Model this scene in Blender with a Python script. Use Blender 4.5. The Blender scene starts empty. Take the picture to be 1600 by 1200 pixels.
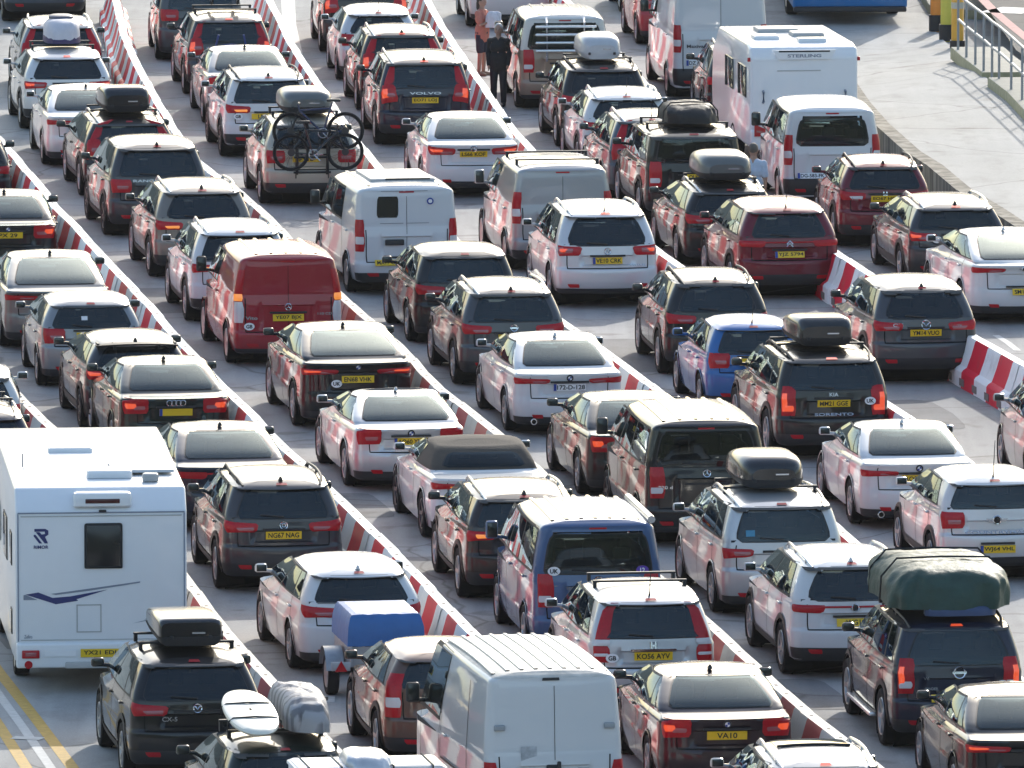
import bpy, bmesh, math, random
import numpy as np
from mathutils import Vector, Matrix
SC = bpy.context.scene
COL = SC.collection
R = math.radians
random.seed(7)

# ------------------------------------------------------------------ camera, sky, sun, exposure
F_PX, PITCH, CAM_H = 19400.0, R(6.81), 24.28
cam_d = bpy.data.cameras.new('camera')
cam_d.sensor_fit = 'HORIZONTAL'; cam_d.sensor_width = 36.0
cam_d.lens = F_PX / 1600 * 36.0
cam_d.clip_start = 1.0; cam_d.clip_end = 4000.0
cam = bpy.data.objects.new('camera', cam_d); COL.objects.link(cam)
cam.location = (0, 0, CAM_H); cam.rotation_euler = (R(90) - PITCH, 0, 0)
SC.camera = cam
SUN_EL, SUN_AZ = R(27), R(13)          # azimuth measured from +Y towards +X
world = bpy.data.worlds.new('World'); SC.world = world; world.use_nodes = True
wn = world.node_tree.nodes; wl = world.node_tree.links
bg = wn['Background']
sky = wn.new('ShaderNodeTexSky'); sky.sky_type = 'NISHITA'; sky.sun_disc = False
sky.sun_elevation = SUN_EL; sky.sun_rotation = SUN_AZ
sky.air_density = 1.5; sky.dust_density = 2.6; sky.ozone_density = 1.3
tint = wn.new('ShaderNodeMix'); tint.data_type = 'RGBA'; tint.blend_type = 'MULTIPLY'; tint.inputs[0].default_value = 1.0; tint.inputs[7].default_value = (0.93, 0.98, 1.06, 1)
wl.new(sky.outputs[0], tint.inputs[6]); wl.new(tint.outputs[2], bg.inputs[0]); bg.inputs[1].default_value = 0.15
sun_d = bpy.data.lights.new('sun', 'SUN'); sun_d.energy = 2.1; sun_d.angle = R(0.5); sun_d.color = (1.0, 0.955, 0.88)
sun = bpy.data.objects.new('sun', sun_d); COL.objects.link(sun)
sdir = Vector((math.sin(SUN_AZ) * math.cos(SUN_EL), math.cos(SUN_AZ) * math.cos(SUN_EL), math.sin(SUN_EL)))
sun.rotation_euler = sdir.to_track_quat('Z', 'Y').to_euler()
sun.location = (0, 200, 120)
SC.view_settings.view_transform = 'Standard'; SC.view_settings.look = 'None'
SC.view_settings.gamma = 1.0; SC.view_settings.exposure = 0.78
SC.cycles.max_bounces = 6; SC.cycles.diffuse_bounces = 3; SC.cycles.glossy_bounces = 3
SC.cycles.transparent_max_bounces = 12
SC.cycles.use_denoising = True

# ------------------------------------------------------------------ photo measurements -> world
CP, SP = math.cos(PITCH), math.sin(PITCH)
def ray(px, py):
    a = (px - 800) / F_PX; b = (py - 600) / F_PX
    return Vector((a, CP - b * SP, -SP - b * CP))
def ground(px, py, z=0.0):
    d = ray(px, py); t = (CAM_H - z) / -d.z
    return Vector((d.x * t, d.y * t, z))
def project(p):
    dz = p[2] - CAM_H
    depth = p[1] * CP - dz * SP
    up = p[1] * SP + dz * CP
    return 800 + F_PX * p[0] / depth, 600 - F_PX * up / depth

# ------------------------------------------------------------------ materials
MATS = {}
def nt(name):
    m = bpy.data.materials.new(name); m.use_nodes = True
    return m, m.node_tree.nodes, m.node_tree.links, m.node_tree.nodes['Principled BSDF']
def c4(c): return (c[0], c[1], c[2], 1.0)
def mat(name, col, rough=0.5, metal=0.0, coat=0.0, spec=0.5, vary=0.12, scale=6.0, emit=None, es=0.0, bump=0.0, ior=None, coat_r=0.04):
    if name in MATS: return MATS[name]
    m, n, l, b = nt(name)
    tc = n.new('ShaderNodeTexCoord'); ns = n.new('ShaderNodeTexNoise')
    ns.inputs['Scale'].default_value = scale; ns.inputs['Detail'].default_value = 5
    l.new(tc.outputs['Object'], ns.inputs['Vector'])
    mx = n.new('ShaderNodeMix'); mx.data_type = 'RGBA'
    lo = [max(0, x * (1 - vary)) for x in col]; hi = [min(1, x * (1 + vary)) for x in col]
    mx.inputs[6].default_value = c4(lo); mx.inputs[7].default_value = c4(hi)
    l.new(ns.outputs['Fac'], mx.inputs[0]); l.new(mx.outputs[2], b.inputs['Base Color'])
    b.inputs['Roughness'].default_value = rough; b.inputs['Metallic'].default_value = metal
    b.inputs['Coat Weight'].default_value = coat; b.inputs['Coat Roughness'].default_value = coat_r
    b.inputs['Specular IOR Level'].default_value = spec
    if ior: b.inputs['IOR'].default_value = ior
    if emit:
        b.inputs['Emission Color'].default_value = c4(emit); b.inputs['Emission Strength'].default_value = es
    if bump:
        bp = n.new('ShaderNodeBump'); bp.inputs['Strength'].default_value = bump; bp.inputs['Distance'].default_value = 0.02
        l.new(ns.outputs['Fac'], bp.inputs['Height']); l.new(bp.outputs[0], b.inputs['Normal'])
    MATS[name] = m
    return m
def paint(name, col, metal=0.0, rough=0.38):
    """car paint: clear coat over a base, road dust low down as a real stain"""
    key = 'paint_' + name
    if key in MATS: return MATS[key]
    m, n, l, b = nt(key)
    tc = n.new('ShaderNodeTexCoord'); ns = n.new('ShaderNodeTexNoise')
    ns.inputs['Scale'].default_value = 3.0; ns.inputs['Detail'].default_value = 6
    l.new(tc.outputs['Object'], ns.inputs['Vector'])
    sx = n.new('ShaderNodeSeparateXYZ'); l.new(tc.outputs['Object'], sx.inputs[0])
    mr = n.new('ShaderNodeMapRange'); mr.inputs[1].default_value = 0.2; mr.inputs[2].default_value = 0.75
    mr.inputs[3].default_value = 0.13; mr.inputs[4].default_value = 0.008
    l.new(sx.outputs['Z'], mr.inputs[0])
    mu = n.new('ShaderNodeMath'); mu.operation = 'MULTIPLY'
    l.new(mr.outputs[0], mu.inputs[0]); l.new(ns.outputs['Fac'], mu.inputs[1])
    mx = n.new('ShaderNodeMix'); mx.data_type = 'RGBA'
    mx.inputs[6].default_value = c4(col); mx.inputs[7].default_value = (0.24, 0.22, 0.19, 1)
    l.new(mu.outputs[0], mx.inputs[0]); l.new(mx.outputs[2], b.inputs['Base Color'])
    b.inputs['Metallic'].default_value = metal; b.inputs['Roughness'].default_value = rough
    b.inputs['Coat Weight'].default_value = 0.9; b.inputs['Coat Roughness'].default_value = 0.05
    b.inputs['Coat IOR'].default_value = 1.47; b.inputs['Specular IOR Level'].default_value = 0.15
    n2 = n.new('ShaderNodeTexNoise'); n2.inputs['Scale'].default_value = 2.2; n2.inputs['Detail'].default_value = 1
    l.new(tc.outputs['Object'], n2.inputs['Vector'])
    bp = n.new('ShaderNodeBump'); bp.inputs['Strength'].default_value = 0.03; bp.inputs['Distance'].default_value = 0.05
    l.new(n2.outputs['Fac'], bp.inputs['Height']); l.new(bp.outputs[0], b.inputs['Coat Normal'])
    geo = n.new('ShaderNodeNewGeometry'); df = n.new('ShaderNodeBsdfDiffuse'); df.inputs[0].default_value = (.10, .10, .10, 1)   # trimmed inside
    ms = n.new('ShaderNodeMixShader'); l.new(geo.outputs['Backfacing'], ms.inputs[0]); l.new(b.outputs[0], ms.inputs[1]); l.new(df.outputs[0], ms.inputs[2])
    l.new(ms.outputs[0], n['Material Output'].inputs[0])
    MATS[key] = m
    return m
def glass(name, tint, ior, film):
    m, n, l, b = nt(name); n.remove(b)
    tr = n.new('ShaderNodeBsdfTransparent'); tr.inputs[0].default_value = c4(tint)
    gl = n.new('ShaderNodeBsdfGlossy'); gl.inputs['Roughness'].default_value = .02; gl.inputs[0].default_value = (.74, .88, .95, 1)
    fr = n.new('ShaderNodeFresnel'); fr.inputs[0].default_value = ior
    df = n.new('ShaderNodeBsdfDiffuse'); df.inputs[0].default_value = (.42, .43, .42, 1)
    tc = n.new('ShaderNodeTexCoord'); ns = n.new('ShaderNodeTexNoise'); ns.inputs['Scale'].default_value = 2.5; ns.inputs['Detail'].default_value = 4; l.new(tc.outputs['Object'], ns.inputs['Vector'])
    mu = n.new('ShaderNodeMath'); mu.operation = 'MULTIPLY'; mu.inputs[1].default_value = film * 2; l.new(ns.outputs['Fac'], mu.inputs[0])
    m1 = n.new('ShaderNodeMixShader'); l.new(mu.outputs[0], m1.inputs[0]); l.new(tr.outputs[0], m1.inputs[1]); l.new(df.outputs[0], m1.inputs[2])
    m2 = n.new('ShaderNodeMixShader'); l.new(fr.outputs[0], m2.inputs[0]); l.new(m1.outputs[0], m2.inputs[1]); l.new(gl.outputs[0], m2.inputs[2])
    l.new(m2.outputs[0], n['Material Output'].inputs[0]); return m
PAINT = {
 'white': ((0.62, 0.63, 0.635), 0.0), 'ivory': ((0.60, 0.585, 0.55), 0.0), 'silver': ((0.50, 0.51, 0.52), 0.55),
 'pale_silver': ((0.62, 0.62, 0.62), 0.4), 'beige': ((0.42, 0.38, 0.31), 0.45), 'grey': ((0.17, 0.17, 0.165), 0.45),
 'taupe': ((0.20, 0.18, 0.155), 0.45), 'steel': ((0.26, 0.27, 0.28), 0.45), 'dark_grey': ((0.045, 0.046, 0.052), 0.35),
 'black': ((0.008, 0.008, 0.009), 0.0), 'navy': ((0.010, 0.013, 0.030), 0.1), 'green_black': ((0.010, 0.018, 0.014), 0.1),
 'red': ((0.31, 0.014, 0.026), 0.0), 'dark_red': ((0.135, 0.006, 0.017), 0.2), 'blue': ((0.025, 0.13, 0.36), 0.15),
 'mid_blue': ((0.055, 0.105, 0.22), 0.25), 'brown': ((0.085, 0.045, 0.032), 0.35), 'dark_brown': ((0.028, 0.020, 0.018), 0.25),
 'plum': ((0.020, 0.010, 0.014), 0.2), 'tan': ((0.30, 0.22, 0.16), 0.3), 'slate': ((0.065, 0.068, 0.075), 0.4),
 'light_grey': ((0.34, 0.35, 0.36), 0.45), 'bronze': ((0.12, 0.070, 0.052), 0.4), 'blue_grey': ((0.055, 0.075, 0.10), 0.3),
}
MATS['paint_worn_roof'] = mat('worn_roof_paint', (.50, .48, .43), .5, vary=.38, scale=7, bump=.3)
def P(n): return MATS.get('paint_' + n) or paint(n, *PAINT[n])
M_TRIM = mat('black_plastic', (0.022, 0.022, 0.024), 0.55, spec=0.4)
M_GAP = mat('panel_gap_black', (0.008, 0.008, 0.008), 0.8, spec=0.1)  # plain black of panel joints, wheel wells, undersides and rim gaps
M_GLASS = mat('tinted_glass', (0.010, 0.013, 0.017), 0.03, spec=0.5, ior=1.62, vary=0.25, scale=2.0)
M_GLASS2 = mat('clear_rear_glass', (0.080, 0.105, 0.110), 0.03, spec=0.5, ior=1.9, vary=0.45, scale=1.6)
G_DARK = glass('privacy_glass', (.15, .17, .19), 1.60, .012)
G_MID = glass('green_tint_glass', (.42, .50, .50), 1.60, .02)
G_SCREEN = glass('windscreen_glass', (.66, .74, .72), 1.5, .02)
G_SIDE = glass('side_glass', (.22, .26, .27), 1.60, .01)
G_PALE = glass('clear_screen_glass', (.34, .47, .50), 1.47, .010)
M_INT = mat('cabin_cloth', (.035, .035, .038), .9); M_INT2 = mat('pale_cabin_cloth', (.20, .17, .13), .9)
M_TYRE = mat('tyre_rubber', (0.016, 0.016, 0.017), 0.85, spec=0.2)
M_RIM = mat('alloy', (0.42, 0.43, 0.44), 0.32, metal=0.8)
M_RIMD = mat('dark_alloy', (0.05, 0.05, 0.055), 0.35, metal=0.6)
M_CHROME = mat('chrome', (0.72, 0.73, 0.75), 0.12, metal=1.0, vary=0.03)
M_RED = mat('red_lens', (0.42, 0.004, 0.012), 0.3, spec=0.3, coat=0.15, vary=0.25, scale=30)
M_REDLIT = mat('red_lens_lit', (0.40, 0.012, 0.010), 0.12, coat=0.8, vary=0.2, scale=30, emit=(1.0, 0.13, 0.04), es=0.40)
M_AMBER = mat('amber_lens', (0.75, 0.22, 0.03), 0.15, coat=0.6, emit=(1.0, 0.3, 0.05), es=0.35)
M_CLEAR = mat('clear_lens', (0.62, 0.60, 0.60), 0.12, coat=0.8)
M_PINK = mat('pale_lens', (0.34, 0.09, 0.10), 0.12, coat=0.8)
M_YEL = mat('plate_yellow', (0.80, 0.52, 0.012), 0.4, vary=0.05)
M_WPL = mat('plate_white', (0.78, 0.80, 0.80), 0.4, vary=0.05)
M_BLK = mat('black_ink', (0.006, 0.006, 0.007), 0.5)
M_EUB = mat('plate_blue', (0.012, 0.05, 0.30), 0.4)
M_WHITEP = mat('white_print', (0.82, 0.82, 0.82), 0.45, vary=0.04)
M_LETTER = mat('chrome_letter', (0.62, 0.63, 0.65), 0.25, metal=0.7)
M_DARKLET = mat('dark_letter', (0.05, 0.05, 0.06), 0.4)
M_MIRROR = mat('mirror_glass', (0.05, 0.055, 0.055), 0.06, metal=0.6)
M_BOXB = mat('gloss_black_shell', (0.012, 0.013, 0.014), 0.22, coat=0.5, coat_r=0.1)
M_BOXG = mat('grey_green_shell', (0.12, 0.13, 0.125), 0.3, coat=0.4, coat_r=0.12)
M_BOXS = mat('silver_shell', (0.45, 0.47, 0.49), 0.3, coat=0.4, coat_r=0.1)

# ------------------------------------------------------------------ mesh builder
class MB:
    def __init__(s): s.v = []; s.f = []; s.m = []
    def add(s, vs, fs, mi=0):
        o = len(s.v); s.v += [tuple(p) for p in vs]
        for f in fs: s.f.append(tuple(i + o for i in f)); s.m.append(mi)
    def grid(s, rows, closed=False, mi=0, flip=False):
        nr, nc = len(rows), len(rows[0]); vs = [p for r in rows for p in r]; fs = []
        for i in range(nr - 1):
            for j in range(nc if closed else nc - 1):
                a, b = i * nc + j, i * nc + (j + 1) % nc
                q = (a, b, b + nc, a + nc)
                fs.append(q[::-1] if flip else q)
        s.add(vs, fs, mi)
    def box(s, c, d, mi=0, rz=0.0, rx=0.0, taper=0.0):
        vs = []
        for z in (-1, 1):
            k = 1 - taper if z > 0 else 1
            for x, y in ((-1, -1), (1, -1), (1, 1), (-1, 1)):
                p = Vector((x * d[0] / 2 * k, y * d[1] / 2 * k, z * d[2] / 2))
                if rx: p.rotate(Matrix.Rotation(rx, 3, 'X'))
                if rz: p.rotate(Matrix.Rotation(rz, 3, 'Z'))
                vs.append((p.x + c[0], p.y + c[1], p.z + c[2]))
        s.add(vs, [(3, 2, 1, 0), (4, 5, 6, 7), (0, 1, 5, 4), (1, 2, 6, 5), (2, 3, 7, 6), (3, 0, 4, 7)], mi)
    def rbox(s, c, d, r=0.03, mi=0, rz=0.0):
        """box with rounded vertical and top edges"""
        rows = []
        hz = d[2] / 2
        for z, ins in ((-hz, r * .4), (-hz + r * .4, 0), (hz - r, 0), (hz - r * .3, r * .3), (hz, r)):
            ring = []
            hx, hy = d[0] / 2 - ins, d[1] / 2 - ins
            rr = max(r - ins, r * 0.3)
            for cx, cy, a0 in ((1, 1, 0), (-1, 1, 90), (-1, -1, 180), (1, -1, 270)):
                for k in range(4):
                    a = R(a0 + k * 30)
                    p = Vector((cx * (hx - rr) + rr * math.cos(a), cy * (hy - rr) + rr * math.sin(a), 0))
                    p.rotate(Matrix.Rotation(rz, 3, 'Z'))
                    ring.append((c[0] + p.x, c[1] + p.y, c[2] + z))
            rows.append(ring)
        s.grid(rows, True, mi)
        n = len(rows[0])
        s.add(rows[-1], [tuple(range(n))], mi); s.add(rows[0], [tuple(range(n))[::-1]], mi)
    def tube(s, pts, r, n=8, mi=0, cap=True):
        pts = [Vector(p) for p in pts]; rows = []
        rs = r if isinstance(r, (list, tuple)) else [r] * len(pts)
        for i, p in enumerate(pts):
            t = (pts[min(i + 1, len(pts) - 1)] - pts[max(i - 1, 0)]).normalized()
            u = t.cross(Vector((0, 0, 1)))
            if u.length < 0.05: u = t.cross(Vector((0, 1, 0)))
            u.normalize(); w = u.cross(t)
            rows.append([tuple(p + (u * math.cos(2 * math.pi * k / n) + w * math.sin(2 * math.pi * k / n)) * rs[i]) for k in range(n)])
        s.grid(rows, True, mi)
        if cap:
            s.add(rows[0], [tuple(range(n))], mi); s.add(rows[-1], [tuple(range(n))[::-1]], mi)
    def ring(s, c, rad, r, axis='Y', n=28, k=6, mi=0, a0=0, a1=2 * math.pi):
        full = abs(a1 - a0 - 2 * math.pi) < 1e-6; rows = []
        for i in range(n if full else n + 1):
            a = a0 + (a1 - a0) * i / n; row = []
            for j in range(k):
                b = 2 * math.pi * j / k; q = rad + r * math.cos(b); h = r * math.sin(b)
                p = (q * math.cos(a), h, q * math.sin(a)) if axis == 'Y' else ((h, q * math.cos(a), q * math.sin(a)) if axis == 'X' else (q * math.cos(a), q * math.sin(a), h))
                row.append((c[0] + p[0], c[1] + p[1], c[2] + p[2]))
            rows.append(row)
        if full: rows.append(rows[0])
        s.grid(rows, True, mi)
    def lathe(s, prof, n=28, mi=0, c=(0, 0, 0)):
        """profile of (x, r) about the X axis"""
        rows = [[(c[0] + x, c[1] + r * math.cos(2 * math.pi * k / n), c[2] + r * math.sin(2 * math.pi * k / n)) for k in range(n)] for x, r in prof]
        s.grid(rows, True, mi)
    def disc(s, c, r, n=20, mi=0, axis='Y', th=0.006, ry=None):
        ry = ry or r; a = []
        for k in range(n):
            t = 2 * math.pi * k / n
            a.append((c[0] + r * math.cos(t), c[1], c[2] + ry * math.sin(t)) if axis == 'Y' else (c[0], c[1] + r * math.cos(t), c[2] + ry * math.sin(t)))
        off = (0, -th, 0) if axis == 'Y' else (-th, 0, 0)
        b = [(p[0] + off[0], p[1] + off[1], p[2] + off[2]) for p in a]
        s.add(a + b, [tuple(range(n, 2 * n)), tuple(range(n))[::-1]] + [(i, (i + 1) % n, n + (i + 1) % n, n + i) for i in range(n)], mi)
    def mesh(s, name, mats, angle=38, fix=True, weld=0):
        me = bpy.data.meshes.new(name); me.from_pydata(s.v, [], s.f)
        for m in (mats if isinstance(mats, (list, tuple)) else [mats]): me.materials.append(m)
        me.polygons.foreach_set('material_index', s.m)
        if fix:
            bm = bmesh.new(); bm.from_mesh(me)
            if weld: bmesh.ops.remove_doubles(bm, verts=bm.verts, dist=weld)
            bmesh.ops.recalc_face_normals(bm, faces=bm.faces); bm.to_mesh(me); bm.free()
        me.polygons.foreach_set('use_smooth', [True] * len(me.polygons))
        me.set_sharp_from_angle(angle=R(angle))
        me.update()
        return me
    def obj(s, name, mats, parent=None, **k):
        return link(name, s.mesh(name, mats, **k), parent)
def link(name, me, parent=None):
    o = bpy.data.objects.new(name, me); COL.objects.link(o)
    if parent: o.parent = parent
    return o
def thing(name, label, cat, loc=(0, 0, 0), rz=0.0, group=None):
    o = bpy.data.objects.new(name, None); COL.objects.link(o)
    o.empty_display_size = 0.3
    o.location = loc; o.rotation_euler = (0, 0, rz); return tag(o, label, cat, group)
def tag(o, label, cat, group=None):
    o['label'] = label; o['category'] = cat
    if group: o['group'] = group
    return o
def struct(o):
    o['kind'] = 'structure'; return o
TEXTS = {}
def text_obj(name, txt, size, m, parent, loc, rot=(R(90), 0, 0), width=None, bold=0.0, depth=0.002, shear=0.0):
    key = (txt, bold, m.name, shear)
    if key not in TEXTS:
        cu = bpy.data.curves.new('lettering', 'FONT'); cu.body = txt; cu.align_x = 'CENTER'; cu.align_y = 'CENTER'
        cu.size = 1.0; cu.offset = bold; cu.extrude = depth; cu.resolution_u = 3; cu.shear = shear
        t = bpy.data.objects.new('lettering', cu); COL.objects.link(t)
        bpy.context.view_layer.update()
        me = bpy.data.meshes.new_from_object(t.evaluated_get(bpy.context.evaluated_depsgraph_get()))
        bpy.data.objects.remove(t); bpy.data.curves.remove(cu)
        me.materials.clear(); me.materials.append(m)
        xs = [v.co.x for v in me.vertices]; ys = [v.co.y for v in me.vertices]
        TEXTS[key] = (me, max(xs) - min(xs), (max(xs) + min(xs)) / 2, (max(ys) + min(ys)) / 2, max(ys) - min(ys))
        for v in me.vertices: v.co.x -= TEXTS[key][2]; v.co.y -= TEXTS[key][3]
    me, w, _, _, h = TEXTS[key]
    o = link(name, me, parent); o.location = loc; o.rotation_euler = rot
    sy = size / h; sx = width / w if width else sy
    o.scale = (sx, sy, 1.0)
    return o
# ------------------------------------------------------------------ vehicle bodies: a stack of plan outlines
class Ring:
    def __init__(s, z, lr, lf, w, rr=.18, rb=.07, sb=.05, tilt=0.0, arc=0.0, rf=.45, fb=.22):
        s.z, s.lr, s.lf, s.w, s.rr, s.rb, s.sb, s.tilt, s.arc, s.rf, s.fb = z, lr, lf, w, rr, rb, sb, tilt, arc, rf, fb
        s.L = 4.5; s.lc = 2.2; s.lh = 1.5; s.rec = 0.0
    def zat(s, l):
        z = s.z - s.tilt * max(0.0, l / s.L) ** 1.6
        if s.arc: z -= s.arc * ((l - s.lc) / s.lh) ** 2
        return z
    def out(s, a):
        if a > 3: x, l = s.out(6 - a); return -x, l
        we = s.w - s.sb; l1 = s.lr + s.rb + s.rr
        if a <= 1:
            lf = s.lf - s.fb - s.rf; l = lf + (l1 - lf) * a; q = 2 * a - 1
            return -(s.w - s.sb * q * q), l
        if a <= 2:
            t = (a - 1) * math.pi / 2
            return -(we - s.rr + s.rr * math.cos(t)), l1 - s.rr * math.sin(t)
        u = a - 3; x = u * (we - s.rr); l = s.lr + s.rb * u * u
        if s.rec: l += s.rec * min(1.0, max(0.0, (.50 - abs(x)) / .10))
        return x, l
    def side(s, l):
        we = s.w - s.sb; l1 = s.lr + s.rb + s.rr; lf = s.lf - s.fb - s.rf
        if l < l1:
            k = min(1, (l1 - l) / s.rr); return we - s.rr + s.rr * math.sqrt(max(0, 1 - k * k))
        q = 2 * min(1, (l - lf) / (l1 - lf)) - 1 if l < lf else -1
        return s.w - s.sb * q * q
    def front(s, n=5, c=5):
        """left-half outline from the middle of the nose to the start of the side"""
        we = s.w - s.sb; pts = []
        for i in range(n):
            u = i / n; pts.append((-u * (we - s.rf), s.lf - s.fb * u * u))
        for i in range(c):
            t = i / c * math.pi / 2; pts.append((-(we - s.rf + s.rf * math.sin(t)), s.lf - s.fb - s.rf + s.rf * math.cos(t)))
        return pts

def lerp(a, b, t): return a + (b - a) * t
def two_box(p):
    H, L, w, gc = p['H'], p['L'], p['W'] / 2, p['gc']; zb = p['zb']; rk = p['rake']; sp = p.get('spoiler', .09)
    cowl = L - p['hood']; rfr = cowl - p['screen']; tw = p.get('tw', .765); bw = p.get('bw', .945); rr = p.get('rr', .15); rb = p.get('rb', .07)
    bz = p.get('bz', .70); nose = p.get('nose', .16); zt = H - (.125 if sp else .17)
    tl = lambda z: .10 + rk * max(0, z - zb)
    rs = [Ring(gc, .14, L - .2, w * .86, rr + .04, rb), Ring(gc + .05, .06, L - .08, w * .955, rr + .04, rb + .02),
          Ring(.40, .012, L - .02, w * .985, rr + .03, rb + .03), Ring(.54, 0, L, w, rr + .03, rb + .03), Ring(bz - .03, .004, L, w, rr + .03, rb + .03),
          Ring(bz, .02, L, w * .997, rr + .03, rb + .02), Ring(bz + .02, .058, L - .01, w * .99, rr + .02, rb), Ring(bz + .05, .060, L - .015, w * .988, rr + .02, rb), Ring(bz + .075, .062, L - .02, w * .985, rr + .01, rb), Ring(zb - .17, .074, L - .03, w * .982, rr + .01, rb), Ring(zb - .145, .076, L - .03, w * .982, rr + .01, rb, tilt=.02),
          Ring(zb - .08, .088, L - .06, w * .985, rr, rb, tilt=nose), Ring(zb - .035, .094, L - .45, w * lerp(bw, .985, .6), rr, rb, tilt=nose * .8),
          Ring(zb, .10, L - .8, w * lerp(bw, .985, .15), rr, rb, .04, tilt=nose * .5), Ring(zb + .025, .105, cowl, w * bw, rr, rb, .035, tilt=.03)]
    for t in (.2, .4, .6, .8, 1.0):
        z = lerp(zb + .025, zt, t); rs.append(Ring(z, tl(z), lerp(cowl, rfr, t), w * lerp(bw, tw, t ** 1.25), rr, rb * .9, .035, rf=.3, fb=.15))
    e = tl(zt)
    arc = p.get('arc', .075)
    if sp: rs += [Ring(H - .108, e - sp * .8, rfr - .03, w * (tw - .006), rr * .8, rb * .9, .035, arc=arc * .5, rf=.3, fb=.12), Ring(H - .085, e - sp, rfr - .06, w * (tw - .016), rr * .8, rb * .9, .035, arc=arc, rf=.3, fb=.12)]
    else: rs += [Ring(H - .11, e + .01, rfr - .04, w * (tw - .012), rr * .8, rb * .9, .035, arc=arc, rf=.3, fb=.12)]
    rs += [Ring(H - .075, e - sp * .9 + .01, rfr - .10, w * (tw - .05), rr * .8, rb * .9, .035, arc=arc, rf=.3, fb=.12), Ring(H - .055, e - sp * .75 + .03, rfr - .13, w * (tw - .09), rr * .8, rb * .9, .035, arc=arc, rf=.3, fb=.12),
           Ring(H - .035, e - sp * .45 + .08, rfr - .17, w * (tw - .145), rr * .8, rb * .8, .035, arc=arc, rf=.3, fb=.10),
           Ring(H - .015, e + .12, rfr - .3, w * (tw - .28), rr * .8, rb * .6, .03, arc=arc, rf=.25, fb=.08)]
    for r in rs[8:10]: r.rec = p.get('rec', .035)
    p['roof_l'] = (e - sp + .05, rfr - .1); p['ng'] = 14
    p['dlo'] = (cowl - .16, rfr - .10, p.get('dl', .50), p.get('dl', .50) + p.get('dls', .28), zb + .055, H - (.135 if sp else .155))
    w_ = p.get('win', (1.0, .99, 0, 0))
    p['win'] = (w_[0], w_[1], zb + .02, zt - .004) if sp else p.get('win', (.96, .93, zb + .045, zt - .005)); p['deck'] = zb
    for r in rs: r.L = L; r.lc = lerp(e, rfr, .55); r.lh = (rfr - e) * .55
    return rs
def three_box(p):
    H, L, w, gc = p['H'], p['L'], p['W'] / 2, p['gc']; zd = p['zd']; gl, rl = p['gl'], p['rl']
    cowl = L - p['hood']; rfr = cowl - p['screen']; tw = p.get('tw', .745); bw = p.get('bw', .925); rr = p.get('rr', .19); rb = p.get('rb', .09); gr = p.get('gr', .12)
    bz = p.get('bz', .62); nose = p.get('nose', .20); zt = H - .06; lip = p.get('lip', .03)
    rs = [Ring(gc, .15, L - .2, w * .86, rr + .04, rb), Ring(gc + .05, .06, L - .08, w * .955, rr + .04, rb + .02),
          Ring(.38, .01, L - .02, w * .985, rr + .04, rb + .03), Ring(.50, 0, L, w, rr + .04, rb + .03), Ring(bz - .02, .008, L, w, rr + .04, rb + .03),
          Ring(bz + .01, .045, L - .01, w * .992, rr + .03, rb), Ring(bz + .04, .048, L - .015, w * .99, rr + .03, rb), Ring(bz + .065, .05, L - .02, w * .988, rr + .02, rb), Ring(zd - .185, .055, L - .03, w * .985, rr + .01, rb), Ring(zd - .16, .054, L - .04, w * .985, rr + .01, rb, tilt=.04),
          Ring(zd - .10, .05, L - .05, w * .985, rr, rb, tilt=nose), Ring(zd - .045, .05 - lip, L - .07, w * .975, rr, rb, tilt=nose),
          Ring(zd - .015, .055 - lip, L - .35, w * .952, rr, rb, tilt=nose * .85), Ring(zd + .005, lerp(.1, gl, .45), L - .7, w * .925, rr, rb, .05, tilt=nose * .6),
          Ring(zd + .02, gl - .06, L - .95, w * lerp(bw, .925, .5), gr + .02, rb * .9, .045, tilt=nose * .4), Ring(zd + .045, gl, cowl, w * bw, gr, rb * .8, .045, tilt=.03)]
    for t in (.2, .4, .6, .8, 1.0):
        z = lerp(zd + .045, zt, t); rs.append(Ring(z, gl + (rl - gl) * (t ** 1.18), lerp(cowl, rfr, t), w * lerp(bw, tw, t ** 1.3), gr, rb * .75, .045, rf=.3, fb=.15))
    arc = p.get('arc', .065)
    rs += [Ring(H - .035, rl + .10, rfr - .1, w * (tw - .035), rr, rb * .8, .04, arc=arc, rf=.3, fb=.12),
           Ring(H - .018, rl + .22, rfr - .2, w * (tw - .10), rr, rb * .7, .04, arc=arc, rf=.3, fb=.10),
           Ring(H - .006, rl + .4, rfr - .35, w * (tw - .26), rr * .8, rb * .5, .03, arc=arc, rf=.25, fb=.08)]
    p['roof_l'] = (rl + .1, rfr - .15); p['ng'] = 15
    for r in rs[7:9]: r.rec = p.get('rec', .03)
    p['dlo'] = (cowl - .2, rfr - .12, p.get('dl', gl + .35), rl + p.get('dls', .02), zd + .075 - .02, H - .085)
    p['win'] = p.get('win', (.98, .96, zd + .06, zt - .008)); p['deck'] = zd
    for r in rs: r.L = L; r.lc = lerp(rl, rfr, .5); r.lh = (rfr - rl) * .62
    return rs

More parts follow.
